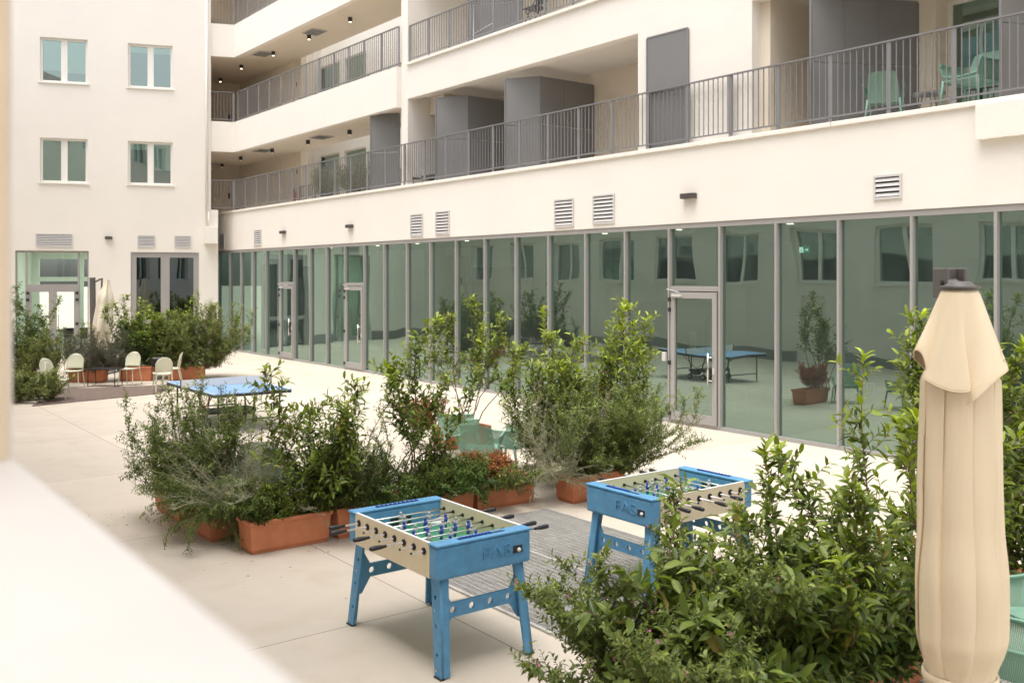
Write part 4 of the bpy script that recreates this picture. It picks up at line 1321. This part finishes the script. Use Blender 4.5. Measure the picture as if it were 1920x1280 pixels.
# ------------------------------------------------------------------ small things on balconies
fe_a = fa(557, gb)
for z, lb_ in ((8.95, 'red fire extinguisher at the end of the upper open gallery wall'), (5.45, 'red fire extinguisher at the end of the lower open gallery wall')):
    w_ = FP(EX - .35, gb - .14)
    e = thing('fire_extinguisher', lb_, 'extinguisher', (*w_, z), FR, 'fire extinguishers on the galleries')
    MB().tube([(0, 0, .35), (0, 0, .38), (0, 0, .80), (0, 0, .86), (0, 0, .9)], [.05, .08, .08, .05, .02], 12).build('cylinder', M['red'], e, smooth=True)
    MB().box(-.04, .04, -.02, .02, .9, .95).build('valve', M['black'], e)
    w2 = FP(EX - .35, gb - .012)
    s_ = thing('safety_sign', 'small red and white sign above the ' + ('upper' if z > 6 else 'lower') + ' gallery fire extinguisher', 'sign', (*w2, z), FR, 'safety signs on the galleries')
    MB().box(-.11, .11, -.004, .004, 1.45, 1.75).build('board', M['white'], s_)
    MB().box(-.08, .08, -.007, -.0045, 1.56, 1.72).build('symbol', M['red'], s_)
pr_ = FP(fa(905, .42), .42)
dr = thing('drying_rack', 'folded white metal drying rack leaning behind the top balcony railing', 'drying rack', (*pr_, 9.0), FR)
MB().tube([(-.42, 0, 0), (-.52, .1, 1.25), (.34, .1, 1.42), (.52, 0, .2)], .014).build('frame', M['white'], dr)
MB().tube([(-.44, .02, .3), (.48, .03, .42)], .008).build('cross_wire', M['white'], dr)
pk = FP(fa(1003, .6), .6)
fc = thing('folding_chair', 'dark folding chair on the top balcony right of the drying rack', 'chair', (*pk, 9.0), FR)
MB().box(-.22, .22, -.2, .2, .44, .47).build('seat', M['black'], fc)
MB().box(-.22, .22, .2, .22, .6, .85).build('backrest', M['black'], fc)
for s in (-.2, .2):
    MB().tube([(s, -.22, 0), (s, .21, .85)], .012).tube([(s, .22, 0), (s, -.18, .46)], .012).build('leg', M['black'], fc)
for px, nm in ((775, 'left'), (812, 'right')):
    q = FP(fa(px, .5), .5)
    c = thing('deck_lounger', 'low black folded lounger on the first balcony ' + ('nearer the wall corner' if nm == 'left' else 'nearer the big grey screens'), 'lounger', (*q, 5.45), FR, 'low black loungers on the balcony')
    MB().box(-.3, .3, -.2, .5, .25, .30).build('seat', M['black'], c)
    MB().bar((-.0, .5, .28), (0, .75, .48), .6, .04).build('backrest', M['black'], c)
    for s in (-.27, .27):
        MB().tube([(s, -.15, .25), (s, -.17, 0)], .012).tube([(s, .45, .25), (s, .47, 0)], .012).build('leg', M['black'], c)
# ------------------------------------------------------------------ planting
T_LO = (np.array([[0, 0, 0], [.45, .5, .10], [.45, -.5, .10], [1, 0, -.10]]), [(0, 3, 1), (0, 2, 3)])
T_HI = (np.array([[0, 0, 0], [.28, .42, .07], [.30, 0, -.01], [.28, -.42, .07], [.66, .40, .03], [.68, 0, -.04], [.66, -.40, .03], [1, 0, -.16]]),
        [(0, 2, 1), (0, 3, 2), (1, 2, 4), (2, 5, 4), (2, 3, 6), (2, 6, 5), (4, 5, 7), (5, 6, 7)])
def leaves_mesh(name, Ls, m, parent, hi=False):
    """Ls rows: px,py,pz, dx,dy,dz, nx,ny,nz, length, width, tone"""
    A = np.array(Ls, dtype=np.float64)
    tv, tf = T_HI if hi else T_LO
    n, k = len(A), len(tv)
    P, D, N = A[:, 0:3], A[:, 3:6], A[:, 6:9]
    D = D / (np.linalg.norm(D, axis=1, keepdims=True) + 1e-9)
    N = N - D * (N * D).sum(1, keepdims=True)
    N = N / (np.linalg.norm(N, axis=1, keepdims=True) + 1e-9)
    Sd = np.cross(D, N)
    L, Wd = A[:, 9:10], A[:, 10:11]
    V = P[:, None, :] + D[:, None, :] * (tv[None, :, 0:1] * L[:, None]) + Sd[:, None, :] * (tv[None, :, 1:2] * Wd[:, None]) + N[:, None, :] * (tv[None, :, 2:3] * L[:, None])
    V = V.reshape(-1, 3)
    tf = np.array(tf)
    F = (tf[None] + (np.arange(n) * k)[:, None, None]).reshape(-1, 3)
    me = bpy.data.meshes.new(name)
    me.vertices.add(len(V))
    me.vertices.foreach_set('co', V.astype(np.float32).ravel())
    me.loops.add(F.size)
    me.loops.foreach_set('vertex_index', F.astype(np.int32).ravel())
    me.polygons.add(len(F))
    me.polygons.foreach_set('loop_start', np.arange(0, F.size, 3, dtype=np.int32))
    me.polygons.foreach_set('loop_total', np.full(len(F), 3, dtype=np.int32))
    at = me.attributes.new('tone', 'FLOAT', 'FACE')
    at.data.foreach_set('value', np.repeat(A[:, 11], len(tf)).astype(np.float32))
    me.update(calc_edges=True)
    return link(name, me, m, parent, hi)

def rv(rg): return Vector((rg.gauss(0, 1), rg.gauss(0, 1), rg.gauss(0, 1)))
def shrub(name, label, cat, base, z0, height, spread, stems, leaf, spacing, lm, sm='bark', seed=0, r0=.12, lean=.35, curl=.3,
          twig=.3, ntw=4, bare=.15, tang=.9, jitter=.12, hi=False, tip=.35, droop=0.0, flowers=None, group=None, stem_r=.009, sub=0, tip_bias=2.0, ell=1.0, rot=0.0, offset=(0, 0), minz=0.03):
    rg = random.Random(seed)
    t = thing(name, label, cat, (base[0], base[1], z0), rot, group)
    Ls, fl = [], []
    st = MB()
    def put_leaves(pts, dens, f0, f1, scale=1.0, endrosette=True):
        L = sum((b - a).length for a, b in zip(pts[:-1], pts[1:]))
        n = max(2, int(L / (spacing * .95) * dens))
        ph = rg.random() * 6.28
        for i in range(n):
            s = (i + rg.random() * .5) / n
            x = s * (len(pts) - 1)
            k = min(int(x), len(pts) - 2)
            p = pts[k].lerp(pts[k + 1], x - k)
            d = (pts[k + 1] - pts[k]).normalized()
            ph += 2.4
            a = d.orthogonal().normalized()
            b = d.cross(a)
            o = a * math.cos(ph) + b * math.sin(ph)
            ld = (d * (.35 + .55 * s) + o * tang + rv(rg) * .16).normalized()
            ld.z -= droop * rg.random()
            nn = Vector((0, 0, 1)) * .8 + d * .5 + rv(rg) * .28
            l = leaf[0] * rg.uniform(.6, 1.15) * scale * (1 - .3 * max(0, s - .85) / .15)
            q = p + z0v
            if q.z + ld.z * l < minz:
                continue
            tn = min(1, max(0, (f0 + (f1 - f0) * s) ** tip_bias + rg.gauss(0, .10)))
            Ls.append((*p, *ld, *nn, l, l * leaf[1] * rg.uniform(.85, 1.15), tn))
    z0v = Vector((0, 0, z0))
    for s in range(stems):
        az = rg.random() * 6.283
        rr = r0 * math.sqrt(rg.random())
        p = Vector((rr * math.cos(az) * 1.0, rr * math.sin(az) * ell, 0))
        az += rg.gauss(0, .6)
        ln = lean * rg.uniform(.2, 1.0)
        H = height * rg.uniform(.62, 1.0)
        d = Vector((math.cos(az) * math.sin(ln), math.sin(az) * math.sin(ln), math.cos(ln)))
        K = 9
        pts = [p.copy()]
        for k in range(K):
            d = (d + rv(rg) * jitter + Vector((math.cos(az), math.sin(az), 0)) * (.06 * curl) + Vector((0, 0, -.10 * droop))).normalized()
            p = p + d * (H / K)
            hd = math.hypot(p.x, p.y)
            if hd > spread * .8:
                d.x *= .6; d.y *= .6
                d.normalize()
            if (p + z0v).z < minz: p.z = minz - z0
            pts.append(p.copy())
        rad = [stem_r * (1 - .75 * k / K) for k in range(K + 1)]
        st.tube(pts, rad, 5, False)
        for k in range(K):
            f = (k + 1) / K
            if f < bare: continue
            for j in range(ntw):
                if rg.random() < .12: continue
                c = pts[k].lerp(pts[k + 1], rg.random())
                a2 = rg.random() * 6.283
                dd = (pts[k + 1] - pts[k]).normalized()
                td = (dd * .5 + Vector((math.cos(a2), math.sin(a2), .15))).normalized()
                tl = twig * rg.uniform(.45, 1.15) * (1.12 - .58 * f)
                q = c.copy()
                tp_ = [q.copy()]
                for m_ in range(4):
                    td = (td + rv(rg) * jitter + Vector((0, 0, .12 - .22 * droop))).normalized()
                    q = q + td * (tl / 4)
                    if (q + z0v).z < minz: q.z = minz - z0
                    tp_.append(q.copy())
                st.tube(tp_, [stem_r * .38 * (1 - .6 * m_ / 4) for m_ in range(5)], 3, False)
                hf = q.z / height
                put_leaves(tp_, 1.0, .05 + .25 * hf, .25 + .5 * hf + tip * .5)
                if flowers and rg.random() < flowers[0]:
                    fl.append((q.copy(), hf))
        put_leaves(pts[int(K * max(bare, .3)):], 1.0, .3, .55 + tip)
        put_leaves([pts[-2].lerp(pts[-1], .5), pts[-1], pts[-1] + (pts[-1] - pts[-2]) * .25], 2.2, .5, .65 + tip, 1.1)
    st.build('stems', M[sm], t)
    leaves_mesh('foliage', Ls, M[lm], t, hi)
    if flowers and fl:
        FL = []
        for q, hf in fl:
            for j in range(flowers[3] if len(flowers) > 3 else 6):
                d = rv(rg); d.z = abs(d.z) + .2
                FL.append((*(q + rv(rg) * flowers[2] * .5), *d, *rv(rg), flowers[2] * rg.uniform(.7, 1.2), flowers[2] * .8, rg.random()))
        nb = len(FL) // len(fl)
        if len(fl) <= 100:
            for i in range(len(fl)):
                leaves_mesh('flower', FL[i * nb:(i + 1) * nb], M[flowers[1]], t)
        else:
            leaves_mesh('flowers', FL, M[flowers[1]], t)['kind'] = 'stuff'
    return t

# troughs
def trough(label, cx, cy, rz, L=.94, Wd=.38, H=.35, grp='terracotta troughs in the courtyard'):
    t = thing('planter', label, 'planter', (cx, cy), rz, grp)
    a, b = L / 2, Wd / 2
    def ringv(k, z): return [(-a + k, -b + k, z), (a - k, -b + k, z), (a - k, b - k, z), (-a + k, b - k, z)]
    lv = [ringv(.045, 0), ringv(.04, .03), ringv(.028, .04), ringv(.012, H - .055), ringv(-.004, H - .045), ringv(-.008, H - .012), ringv(0, H), ringv(.022, H), ringv(.03, H - .06)]
    V = [v for l in lv for v in l]
    F = []
    for i in range(len(lv) - 1):
        for k in range(4):
            F.append((i * 4 + k, i * 4 + (k + 1) % 4, (i + 1) * 4 + (k + 1) % 4, (i + 1) * 4 + k))
    F.append((3, 2, 1, 0))
    MB().add(V, F).build('trough', M['terra'], t, bevel=.008)
    k = .031
    MB().quad(*[(x, y, H - .045) for x, y, _ in ringv(k, 0)]).build('soil', M['soil'], t)
    return t
U = FR + math.pi / 2       # long side along u
TU = FR                    # long side along t
trough('terracotta trough standing in front at full view, left of the nearer football table', -2.455, 10.39, U)
trough('terracotta trough end-on, just left of the fully visible front trough', -3.43, 10.92, TU)
trough('terracotta trough at the far left back of the middle island, under the pink-flowered shrub', -4.05, 11.72, TU)
trough('terracotta trough hidden under the dense dark hedge behind the nearer football table', -1.66, 10.99, U)
trough('terracotta trough behind the nearer football table holding low dark greenery', -.93, 11.62, U)
trough('terracotta trough under the orange red nandina', -.17, 12.24, U)
trough('terracotta trough left of the farther football table, below the tall bushy shrub', 1.03, 12.63, U)
trough('terracotta trough at the back of the middle island behind the green armchairs', -.85, 16.4, U)
trough('terracotta trough at the bottom edge under the near pink-flowered shrub', .92, 5.55, U)
trough('terracotta trough at the bottom edge under the broad-leaved foreground shrub', 1.70, 6.14, U)
trough('terracotta trough partly showing at the bottom edge left of the closed parasol', 2.48, 6.70, U)
trough('terracotta trough behind the closed cream parasol', 4.05, 8.35, U)
trough('terracotta trough of the far corner left of the low black table', *G(165, 716), R(-2), 1.0, .42, .40)
trough('terracotta trough of the far corner right of the low black table', *G(258, 713), R(2), 0.9, .42, .40)
trough('terracotta trough of the far corner under the big olive bush', *G(350, 712), R(10), 1.0, .42, .40)

P = 'plants in the middle island'
PF = 'plants in the foreground troughs'
PB = 'plants in the far corner'
zs = .30
shrub('flowering_shrub', 'fine-leaved shrub with pink flowers at the left end of the middle island', 'shrub', (-3.72, 11.2), zs, 1.5, .45, 26, (0.0414, .46), .017, 'leaf_fine', 'stem_green', seed=11, r0=.26, lean=.30, twig=.34, ntw=6, bare=.1, flowers=(.05, 'pink', .012), jitter=.2, group=P, stem_r=.007, tang=1.2)
shrub('flowering_shrub', 'grey-green flowering shrub spilling over the outermost left trough', 'shrub', (-3.95, 11.5), zs, 1.1, .55, 24, (0.0391, .46), .018, 'leaf_fine', 'stem_green', tang=1.2, seed=12, r0=.28, lean=.75, twig=.34, ntw=6, bare=.05, flowers=(.12, 'pink', .012), jitter=.2, group=P, stem_r=.006, droop=.75)
shrub('wiry_shrub', 'pale wiry shrub with long bare stems sprawling over the front left troughs', 'shrub', (-3.0, 10.62), zs, 1.35, .95, 40, (.020, .36), .022, 'leaf_grey', 'bark_pale', seed=13, r0=.16, lean=1.05, twig=.26, ntw=5, bare=.1, group=P, stem_r=.0034, droop=.35, jitter=.16, curl=.8)
shrub('wiry_shrub', 'thin drooping green trailing plant hanging over the end-on trough', 'shrub', (-3.2, 10.45), zs, .8, .6, 30, (.03, .45), .016, 'leaf_fine', 'stem_green', seed=14, r0=.15, lean=1.25, twig=.2, ntw=4, bare=.1, group=P, stem_r=.004, droop=1.6)
shrub('laurel', 'slender broad-leaved laurel rising from the fully visible front trough', 'laurel', (-2.2, 10.58), zs, 1.80, .42, 6, (0.110, .36), .032, 'leaf_laurel', seed=15, r0=.13, lean=.16, twig=0.529, ntw=6, bare=.08, jitter=.17, group=P, hi=True, droop=.2, stem_r=.011)
shrub('low_shrub', 'low glossy green plant at the left end of the fully visible front trough', 'shrub', (-2.72, 10.2), zs, .42, .26, 20, (.034, .6), .014, 'leaf_box', seed=16, r0=.2, lean=.6, twig=.16, ntw=6, bare=0, group=P, tip=.5)
shrub('low_shrub', 'yellow-green low plant in the middle of the fully visible front trough', 'shrub', (-2.46, 10.38), zs, .40, .24, 16, (.036, .6), .014, 'leaf_lime', seed=17, r0=.16, lean=.5, twig=.16, ntw=6, bare=0, group=P, tip=.5)
shrub('low_shrub', 'dark low leaves at the right end of the fully visible front trough', 'shrub', (-2.08, 10.66), zs, .40, .26, 18, (.034, .6), .014, 'leaf_box', seed=18, r0=.18, lean=.7, twig=.16, ntw=6, bare=0, group=P)
shrub('hedge_plant', 'dense dark hedge plant right of the front trough, behind the nearer football table', 'shrub', (-1.80, 10.95), zs, .74, .45, 28, (.034, .5), .013, 'leaf_box', seed=19, r0=.38, lean=.45, twig=.24, ntw=6, bare=0, group=P, tip=.3)
shrub('hedge_plant', 'thin upright shrub with small leaves poking out of the dense dark hedge', 'shrub', (-1.75, 11.15), zs, 1.28, .35, 10, (.03, .5), .016, 'leaf_fine', 'stem_green', tang=1.2, seed=20, r0=.25, lean=.2, twig=.2, ntw=6, bare=.2, jitter=.2, group=P, tip=.6)
shrub('hedge_plant', 'dark low hedge plant in the middle of the island, behind the nearer football table', 'shrub', (-1.05, 11.45), zs, .42, .45, 26, (.034, .5), .013, 'leaf_box', seed=21, r0=.38, lean=.5, twig=.22, ntw=6, bare=0, group=P)
shrub('laurel', 'tall two-stemmed laurel with bushy crown left of the green armchairs', 'laurel', (-1.28, 11.42), zs, 2.3, .55, 5, (0.102, .42), .030, 'leaf_laurel', seed=22, r0=.14, lean=.2, twig=0.483, ntw=7, bare=.48, jitter=.17, group=P, hi=True, stem_r=.012)
shrub('laurel', 'leafy lower shoot beside the tall two-stemmed laurel', 'laurel', (-1.05, 11.6), zs, 1.25, .3, 4, (0.090, .42), .034, 'leaf_laurel', seed=23, r0=.1, lean=.15, twig=0.299, ntw=4, bare=.2, jitter=.17, group=P, hi=True)
shrub('laurel', 'slim laurel standing behind the green armchairs', 'laurel', (-.78, 16.2), zs, 2.35, .5, 6, (0.102, .42), .034, 'leaf_laurel', seed=24, r0=.25, lean=.1, twig=0.437, ntw=8, bare=.45, jitter=.17, group=P, hi=True, stem_r=.012)
shrub('red_flower_plant', 'low plant with clusters of red flowers behind the green armchairs', 'flowering plant', (-1.5, 16.3), zs, .55, .35, 16, (.05, .45), .02, 'leaf_red', seed=25, r0=.2, lean=.5, twig=.2, ntw=4, bare=.1, group=P, flowers=(.8, 'redflower', .03), tip_bias=.6)
shrub('nandina', 'orange red nandina glowing above its trough in the middle', 'nandina', (-.30, 12.12), zs, .40, .32, 22, (.046, .34), .015, 'leaf_red', seed=27, r0=.2, lean=.6, twig=.2, ntw=6, bare=.1, group=P, tip_bias=1.1, tip=.5)
shrub('low_shrub', 'green to yellow low plant directly left of the orange red nandina', 'shrub', (-.62, 11.90), zs, .38, .30, 22, (.04, .42), .015, 'leaf_fine', 'stem_green', tang=1.2, seed=28, r0=.2, lean=.6, twig=.22, ntw=7, bare=.05, group=P)
shrub('low_shrub', 'leafy plant trailing over the front of the nandina trough', 'shrub', (.02, 12.02), zs, .5, .4, 12, (.045, .5), .02, 'leaf_laurel', seed=29, r0=.2, lean=1.2, twig=.2, ntw=4, bare=.1, group=P, droop=1.3)
shrub('wiry_shrub', 'pale wiry silver shrub right of the green armchairs', 'shrub', (.60, 12.42), zs, 1.45, .42, 44, (.020, .36), .020, 'leaf_grey', 'bark_pale', seed=30, r0=.15, lean=.75, twig=.26, ntw=4, bare=.1, group=P, stem_r=.004, droop=.45, jitter=.15)
shrub('wiry_shrub', 'silver trailing stems hanging between the nandina trough and the next one', 'shrub', (.62, 12.25), zs, .8, .5, 26, (.02, .34), .018, 'leaf_grey', 'bark_pale', seed=31, r0=.15, lean=1.2, twig=.2, ntw=4, bare=.1, group=P, stem_r=.004, droop=1.4)
shrub('laurel', 'tall laurel with bright young tips, the highest of the middle island', 'laurel', (1.12, 12.95), zs, 2.32, .62, 9, (0.120, .34), .030, 'leaf_laurel', seed=32, r0=.22, lean=.22, twig=0.483, ntw=4, bare=.12, jitter=.17, group=P, hi=True, tip=.75, stem_r=.011)
shrub('laurel', 'broad bushy laurel left of the tallest shrub, against the glass', 'laurel', (.62, 13.35), zs, 1.95, .5, 9, (0.102, .36), .030, 'leaf_laurel', seed=33, r0=.3, lean=.32, twig=0.460, ntw=6, bare=.08, jitter=.17, group=P, hi=True, tip=.4)
shrub('laurel', 'dark leafy shrub filling the space below the broad bushy laurel', 'laurel', (.62, 13.7), zs, 1.3, .4, 6, (.075, .4), .030, 'leaf_box', seed=34, r0=.3, lean=.4, twig=0.414, ntw=6, bare=.05, jitter=.17, group=P, hi=True)
shrub('flowering_shrub', 'bushy fine-leaved shrub with long arching sprays at the right end of the island', 'shrub', (1.35, 12.85), zs, 1.55, .85, 34, (0.0391, .46), .014, 'leaf_fine', 'stem_green', tang=1.2, seed=35, r0=.26, lean=.85, twig=.40, ntw=7, bare=.05, jitter=.2, group=P, flowers=(.02, 'pink', .012), stem_r=.006, tip=.3, curl=.6)
shrub('flowering_shrub', 'dense olive shrub core between the tallest laurel and the arching sprays', 'shrub', (1.0, 12.65), zs, 1.3, .5, 26, (0.0391, .46), .014, 'leaf_fine', 'stem_green', tang=1.2, seed=36, r0=.32, lean=.4, twig=.34, ntw=7, bare=.05, jitter=.2, group=P, stem_r=.006)

shrub('low_shrub', 'grey-green sprays hiding the outer side of the end-on left trough', 'shrub', (-3.5, 10.75), zs, .85, .6, 26, (.032, .42), .018, 'leaf_fine', 'stem_green', seed=52, r0=.25, lean=1.15, twig=.26, ntw=5, bare=.05, group=P, stem_r=.004, droop=1.1, jitter=.18)
shrub('hedge_plant', 'low spreading dark hedge plant hanging over its trough rim behind the nearer football table', 'shrub', (-1.5, 10.98), zs, .5, .5, 26, (.036, .5), .015, 'leaf_box', 'stem_green', seed=53, r0=.3, lean=1.1, twig=.22, ntw=5, bare=.05, group=P, stem_r=.004, droop=.6, jitter=.18)
shrub('hedge_plant', 'low spreading dark plant hanging over its trough rim, left of the red nandina', 'shrub', (-.78, 11.55), zs, .5, .5, 24, (.036, .5), .015, 'leaf_box', 'stem_green', seed=54, r0=.3, lean=1.1, twig=.22, ntw=5, bare=.05, group=P, stem_r=.004, droop=.6, jitter=.18)
# foreground
shrub('broadleaf_shrub', 'single leaning shoot with long yellow-green leaves before the farther football table', 'shrub', (.98, 5.7), zs, 1.42, .6, 2, (.15, .34), .05, 'leaf_big', seed=50, r0=.05, lean=.3, twig=.2, ntw=1, bare=.3, group=PF, hi=True, tip=.9, tip_bias=.7)
shrub('wiry_shrub', 'grey wiry shrub half hiding the green armchairs left of the slender laurel', 'shrub', (-2.85, 10.95), zs, .75, .45, 18, (.024, .4), .020, 'leaf_grey', 'bark_pale', seed=51, r0=.25, lean=.6, twig=.28, ntw=5, bare=.05, group=P, stem_r=.0032, jitter=.18)
shrub('flowering_shrub', 'near fine-leaved shrub with small pink flowers leaning left towards the football table', 'shrub', (.88, 5.62), zs, 1.12, .95, 26, (0.0460, .46), .013, 'leaf_fine', 'stem_green', tang=1.2, seed=41, r0=.25, lean=.95, twig=.34, ntw=7, bare=.1, group=PF, flowers=(.07, 'pink', .013, 7), stem_r=.006, curl=.7, hi=True)
shrub('broadleaf_shrub', 'large broad-leaved shrub in the foreground centre with drooping leaves', 'shrub', (1.22, 5.72), zs, 1.0, .7, 15, (.155, .36), .038, 'leaf_big', seed=42, r0=.3, lean=.6, twig=.40, ntw=4, bare=.1, group=PF, hi=True, droop=.5, tip=.35)
shrub('broadleaf_shrub', 'second broad-leaved shrub in front of the farther football table', 'shrub', (1.66, 6.02), zs, 1.08, .55, 11, (.14, .36), .036, 'leaf_big', seed=43, r0=.3, lean=.45, twig=.38, ntw=4, bare=.1, group=PF, hi=True, droop=.4, tip=.3)
shrub('mixed_shrub', 'thin twiggy shrub with narrow leaves reaching up before the farther football table', 'shrub', (1.5, 6.45), zs, 1.36, .45, 8, (0.0713, .46), .026, 'leaf_fine', 'stem_green', tang=1.2, seed=44, r0=.25, lean=.25, twig=.3, ntw=6, bare=.15, group=PF, hi=True, tip=.5)
shrub('laurel', 'tall laurel left of the closed parasol with shoots reaching the glass front', 'laurel', (2.34, 6.55), zs, 2.25, .8, 8, (0.114, .38), .028, 'leaf_laurel', seed=45, r0=.32, lean=.5, twig=0.483, ntw=4, bare=.06, jitter=.17, group=PF, hi=True, tip=.45, stem_r=.011)
shrub('laurel', 'leaning laurel shoots between the broad-leaved shrub and the tall laurel', 'laurel', (2.0, 6.3), zs, 1.7, .5, 5, (0.108, .38), .03, 'leaf_laurel', seed=46, r0=.2, lean=.5, twig=0.391, ntw=4, bare=.1, jitter=.17, group=PF, hi=True, tip=.35)
shrub('broadleaf_shrub', 'low dark broad-leaved plant at the bottom edge beside the parasol', 'shrub', (2.15, 6.2), zs, .95, .5, 16, (.10, .4), .03, 'leaf_big', seed=47, r0=.3, lean=.5, twig=.3, ntw=4, bare=.05, group=PF, hi=True, droop=.3)
shrub('laurel', 'laurel behind the closed parasol at the right edge of the picture', 'laurel', (4.10, 8.35), zs, 2.3, .6, 11, (0.114, .38), .028, 'leaf_laurel', seed=48, r0=.35, lean=.3, twig=0.483, ntw=6, bare=.05, jitter=.17, group=PF, hi=True, tip=.4)
shrub('broadleaf_shrub', 'drooping broad leaves in the bottom right corner by the green armchairs', 'shrub', (2.35, 4.2), zs, .55, .3, 5, (.12, .36), .04, 'leaf_big', seed=49, r0=.1, lean=.6, twig=.25, ntw=3, bare=.1, group=PF, hi=True, droop=.4)

# far corner
def fshrub(label, px, py, h, sp, n, leaf, lm, seed, name='shrub', **k):
    b = G(px, py)
    h *= 1.12
    leaf = (leaf[0] * 1.15, leaf[1] * (1.0 if lm == 'leaf_rose' else 1.35))
    k.setdefault('jitter', .22); k.setdefault('tang', 1.2)
    return shrub(name, label, 'shrub', b, k.pop('z0', .3), h, sp, n, leaf, k.pop('spacing', .03), lm, seed=seed, group=PB, **k)
fshrub('grey-green rosemary bush in the trough behind the low black table', 178, 716, 1.15, .6, 30, (.05, .2), 'leaf_rose', 61, r0=.4, lean=.6, twig=.34, ntw=6, bare=.05)
fshrub('second rosemary bush right behind the low black table', 215, 714, .8, .5, 20, (.05, .2), 'leaf_rose', 62, r0=.35, lean=.7, twig=.3, ntw=6, bare=.05)
fshrub('tall thin-branched shrub before the dark window of the far block', 242, 708, 2.0, .5, 7, (.09, .42), 'leaf_laurel', 63, name='laurel', r0=.2, lean=.22, twig=.5, ntw=6, bare=.35, spacing=.045, tip=.5)
fshrub('dark round bush below the dark window of the far block', 272, 708, 1.35, .7, 24, (.075, .42), 'leaf_box', 64, r0=.45, lean=.45, twig=.4, ntw=6, bare=.05, spacing=.035)
fshrub('bright green bush under the right half of the dark window', 322, 708, 1.75, .6, 18, (.08, .42), 'leaf_laurel', 65, name='laurel', r0=.4, lean=.3, twig=.4, ntw=6, bare=.05, spacing=.035)
fshrub('big olive bush at the corner of the far block and the glass front', 372, 710, 1.85, .95, 36, (.06, .36), 'leaf_fine', 66, r0=.6, lean=.5, twig=.45, ntw=7, bare=.05, spacing=.028)
fshrub('upright leafy shoots at the right end of the far bushes', 398, 708, 2.2, .4, 8, (.07, .4), 'leaf_laurel', 67, name='laurel', r0=.3, lean=.2, twig=.4, ntw=4, bare=.3, spacing=.04)
fshrub('tall dark shrub at the left edge beside the glazed entrance', 48, 720, 2.2, .6, 14, (.075, .42), 'leaf_box', 68, name='laurel', r0=.4, lean=.25, twig=.42, ntw=6, bare=.1, spacing=.035)
fshrub('yellow-green loose shrub in front of the glazed entrance', 102, 716, 1.55, .7, 14, (.06, .42), 'leaf_lime', 69, r0=.5, lean=.4, twig=.4, ntw=4, bare=.15, spacing=.045, tip=.4)
fshrub('grey bush between the yellow-green shrub and the pale chairs', 75, 728, 1.1, .6, 24, (.05, .36), 'leaf_fine', 70, r0=.45, lean=.5, twig=.3, ntw=7, bare=.05)
fshrub('low bright green bush spilling on the paving at the left edge', 62, 752, .75, .55, 34, (.05, .4), 'leaf_fine', 71, r0=.45, lean=.8, twig=.3, ntw=7, bare=0, z0=.05, tip=.5)
# dry hydrangea-like plants on the gallery
for i, (px, lab) in enumerate([(612, 'left'), (665, 'right')]):
    q = FP(fa(px, .8), .8)
    shrub('balcony_shrub', 'dried brownish potted shrub behind the lower gallery railing, ' + ('the farther one' if i == 0 else 'the one next to the grey screen'), 'shrub', q, 5.7, 1.0, .6, 14, (.07, .5), .035, 'leaf_grey', 'bark_pale', seed=80 + i, r0=.35, lean=.5, twig=.35, ntw=5, bare=.1, group='dried shrubs on the gallery', minz=5.5)
    pt = thing('plant_pot', 'plain grey pot of the ' + ('farther' if i == 0 else 'nearer') + ' dried shrub on the lower gallery', 'pot', (*q, 5.45), 0, 'pots on the gallery')
    ring('pot', [(.16, 0), (.22, .3), (.23, .32), (.20, .32), (.19, .28), (.001, .28)], M['plinth'], pt)
# fallen leaves and crumbs of soil near the troughs
rg = random.Random(99)
FLv = []
for i in range(210):
    if i % 3 == 0:
        s_, w_2 = rg.uniform(-.8, 4.4), rg.gauss(-.35, .45)
        q = (-2.6 + .797 * s_ + .605 * w_2, 10.3 + .605 * s_ - .797 * w_2 * -1)
        q = (-2.6 + .797 * s_ - .605 * -w_2 * -1, 10.3 + .605 * s_ + .797 * w_2)
    elif i % 3 == 1:
        q = (rg.gauss(-4.2, .7), rg.gauss(10.9, .9))
    else:
        q = (rg.uniform(-6, 6), rg.uniform(6, 22))
    an = rg.random() * 6.28
    FLv.append((q[0], q[1], .004, math.cos(an), math.sin(an), .05, 0, 0, 1, rg.uniform(.015, .035), rg.uniform(.008, .016), rg.random()))
M['leaf_dry'] = leaf_mat('dry_fallen_leaf', (.10, .055, .025), (.24, .16, .06), rough=.8, trans=.05)
fo = leaves_mesh('fallen_leaves', FLv, M['leaf_dry'], None)
fo['kind'] = 'stuff'
fo['label'] = 'dry fallen leaves scattered over the pale paving'
fo['category'] = 'fallen leaves'
print('LEAF TOTAL', sum(len(o.data.polygons) for o in bpy.data.objects if o.name.startswith('foliage')))
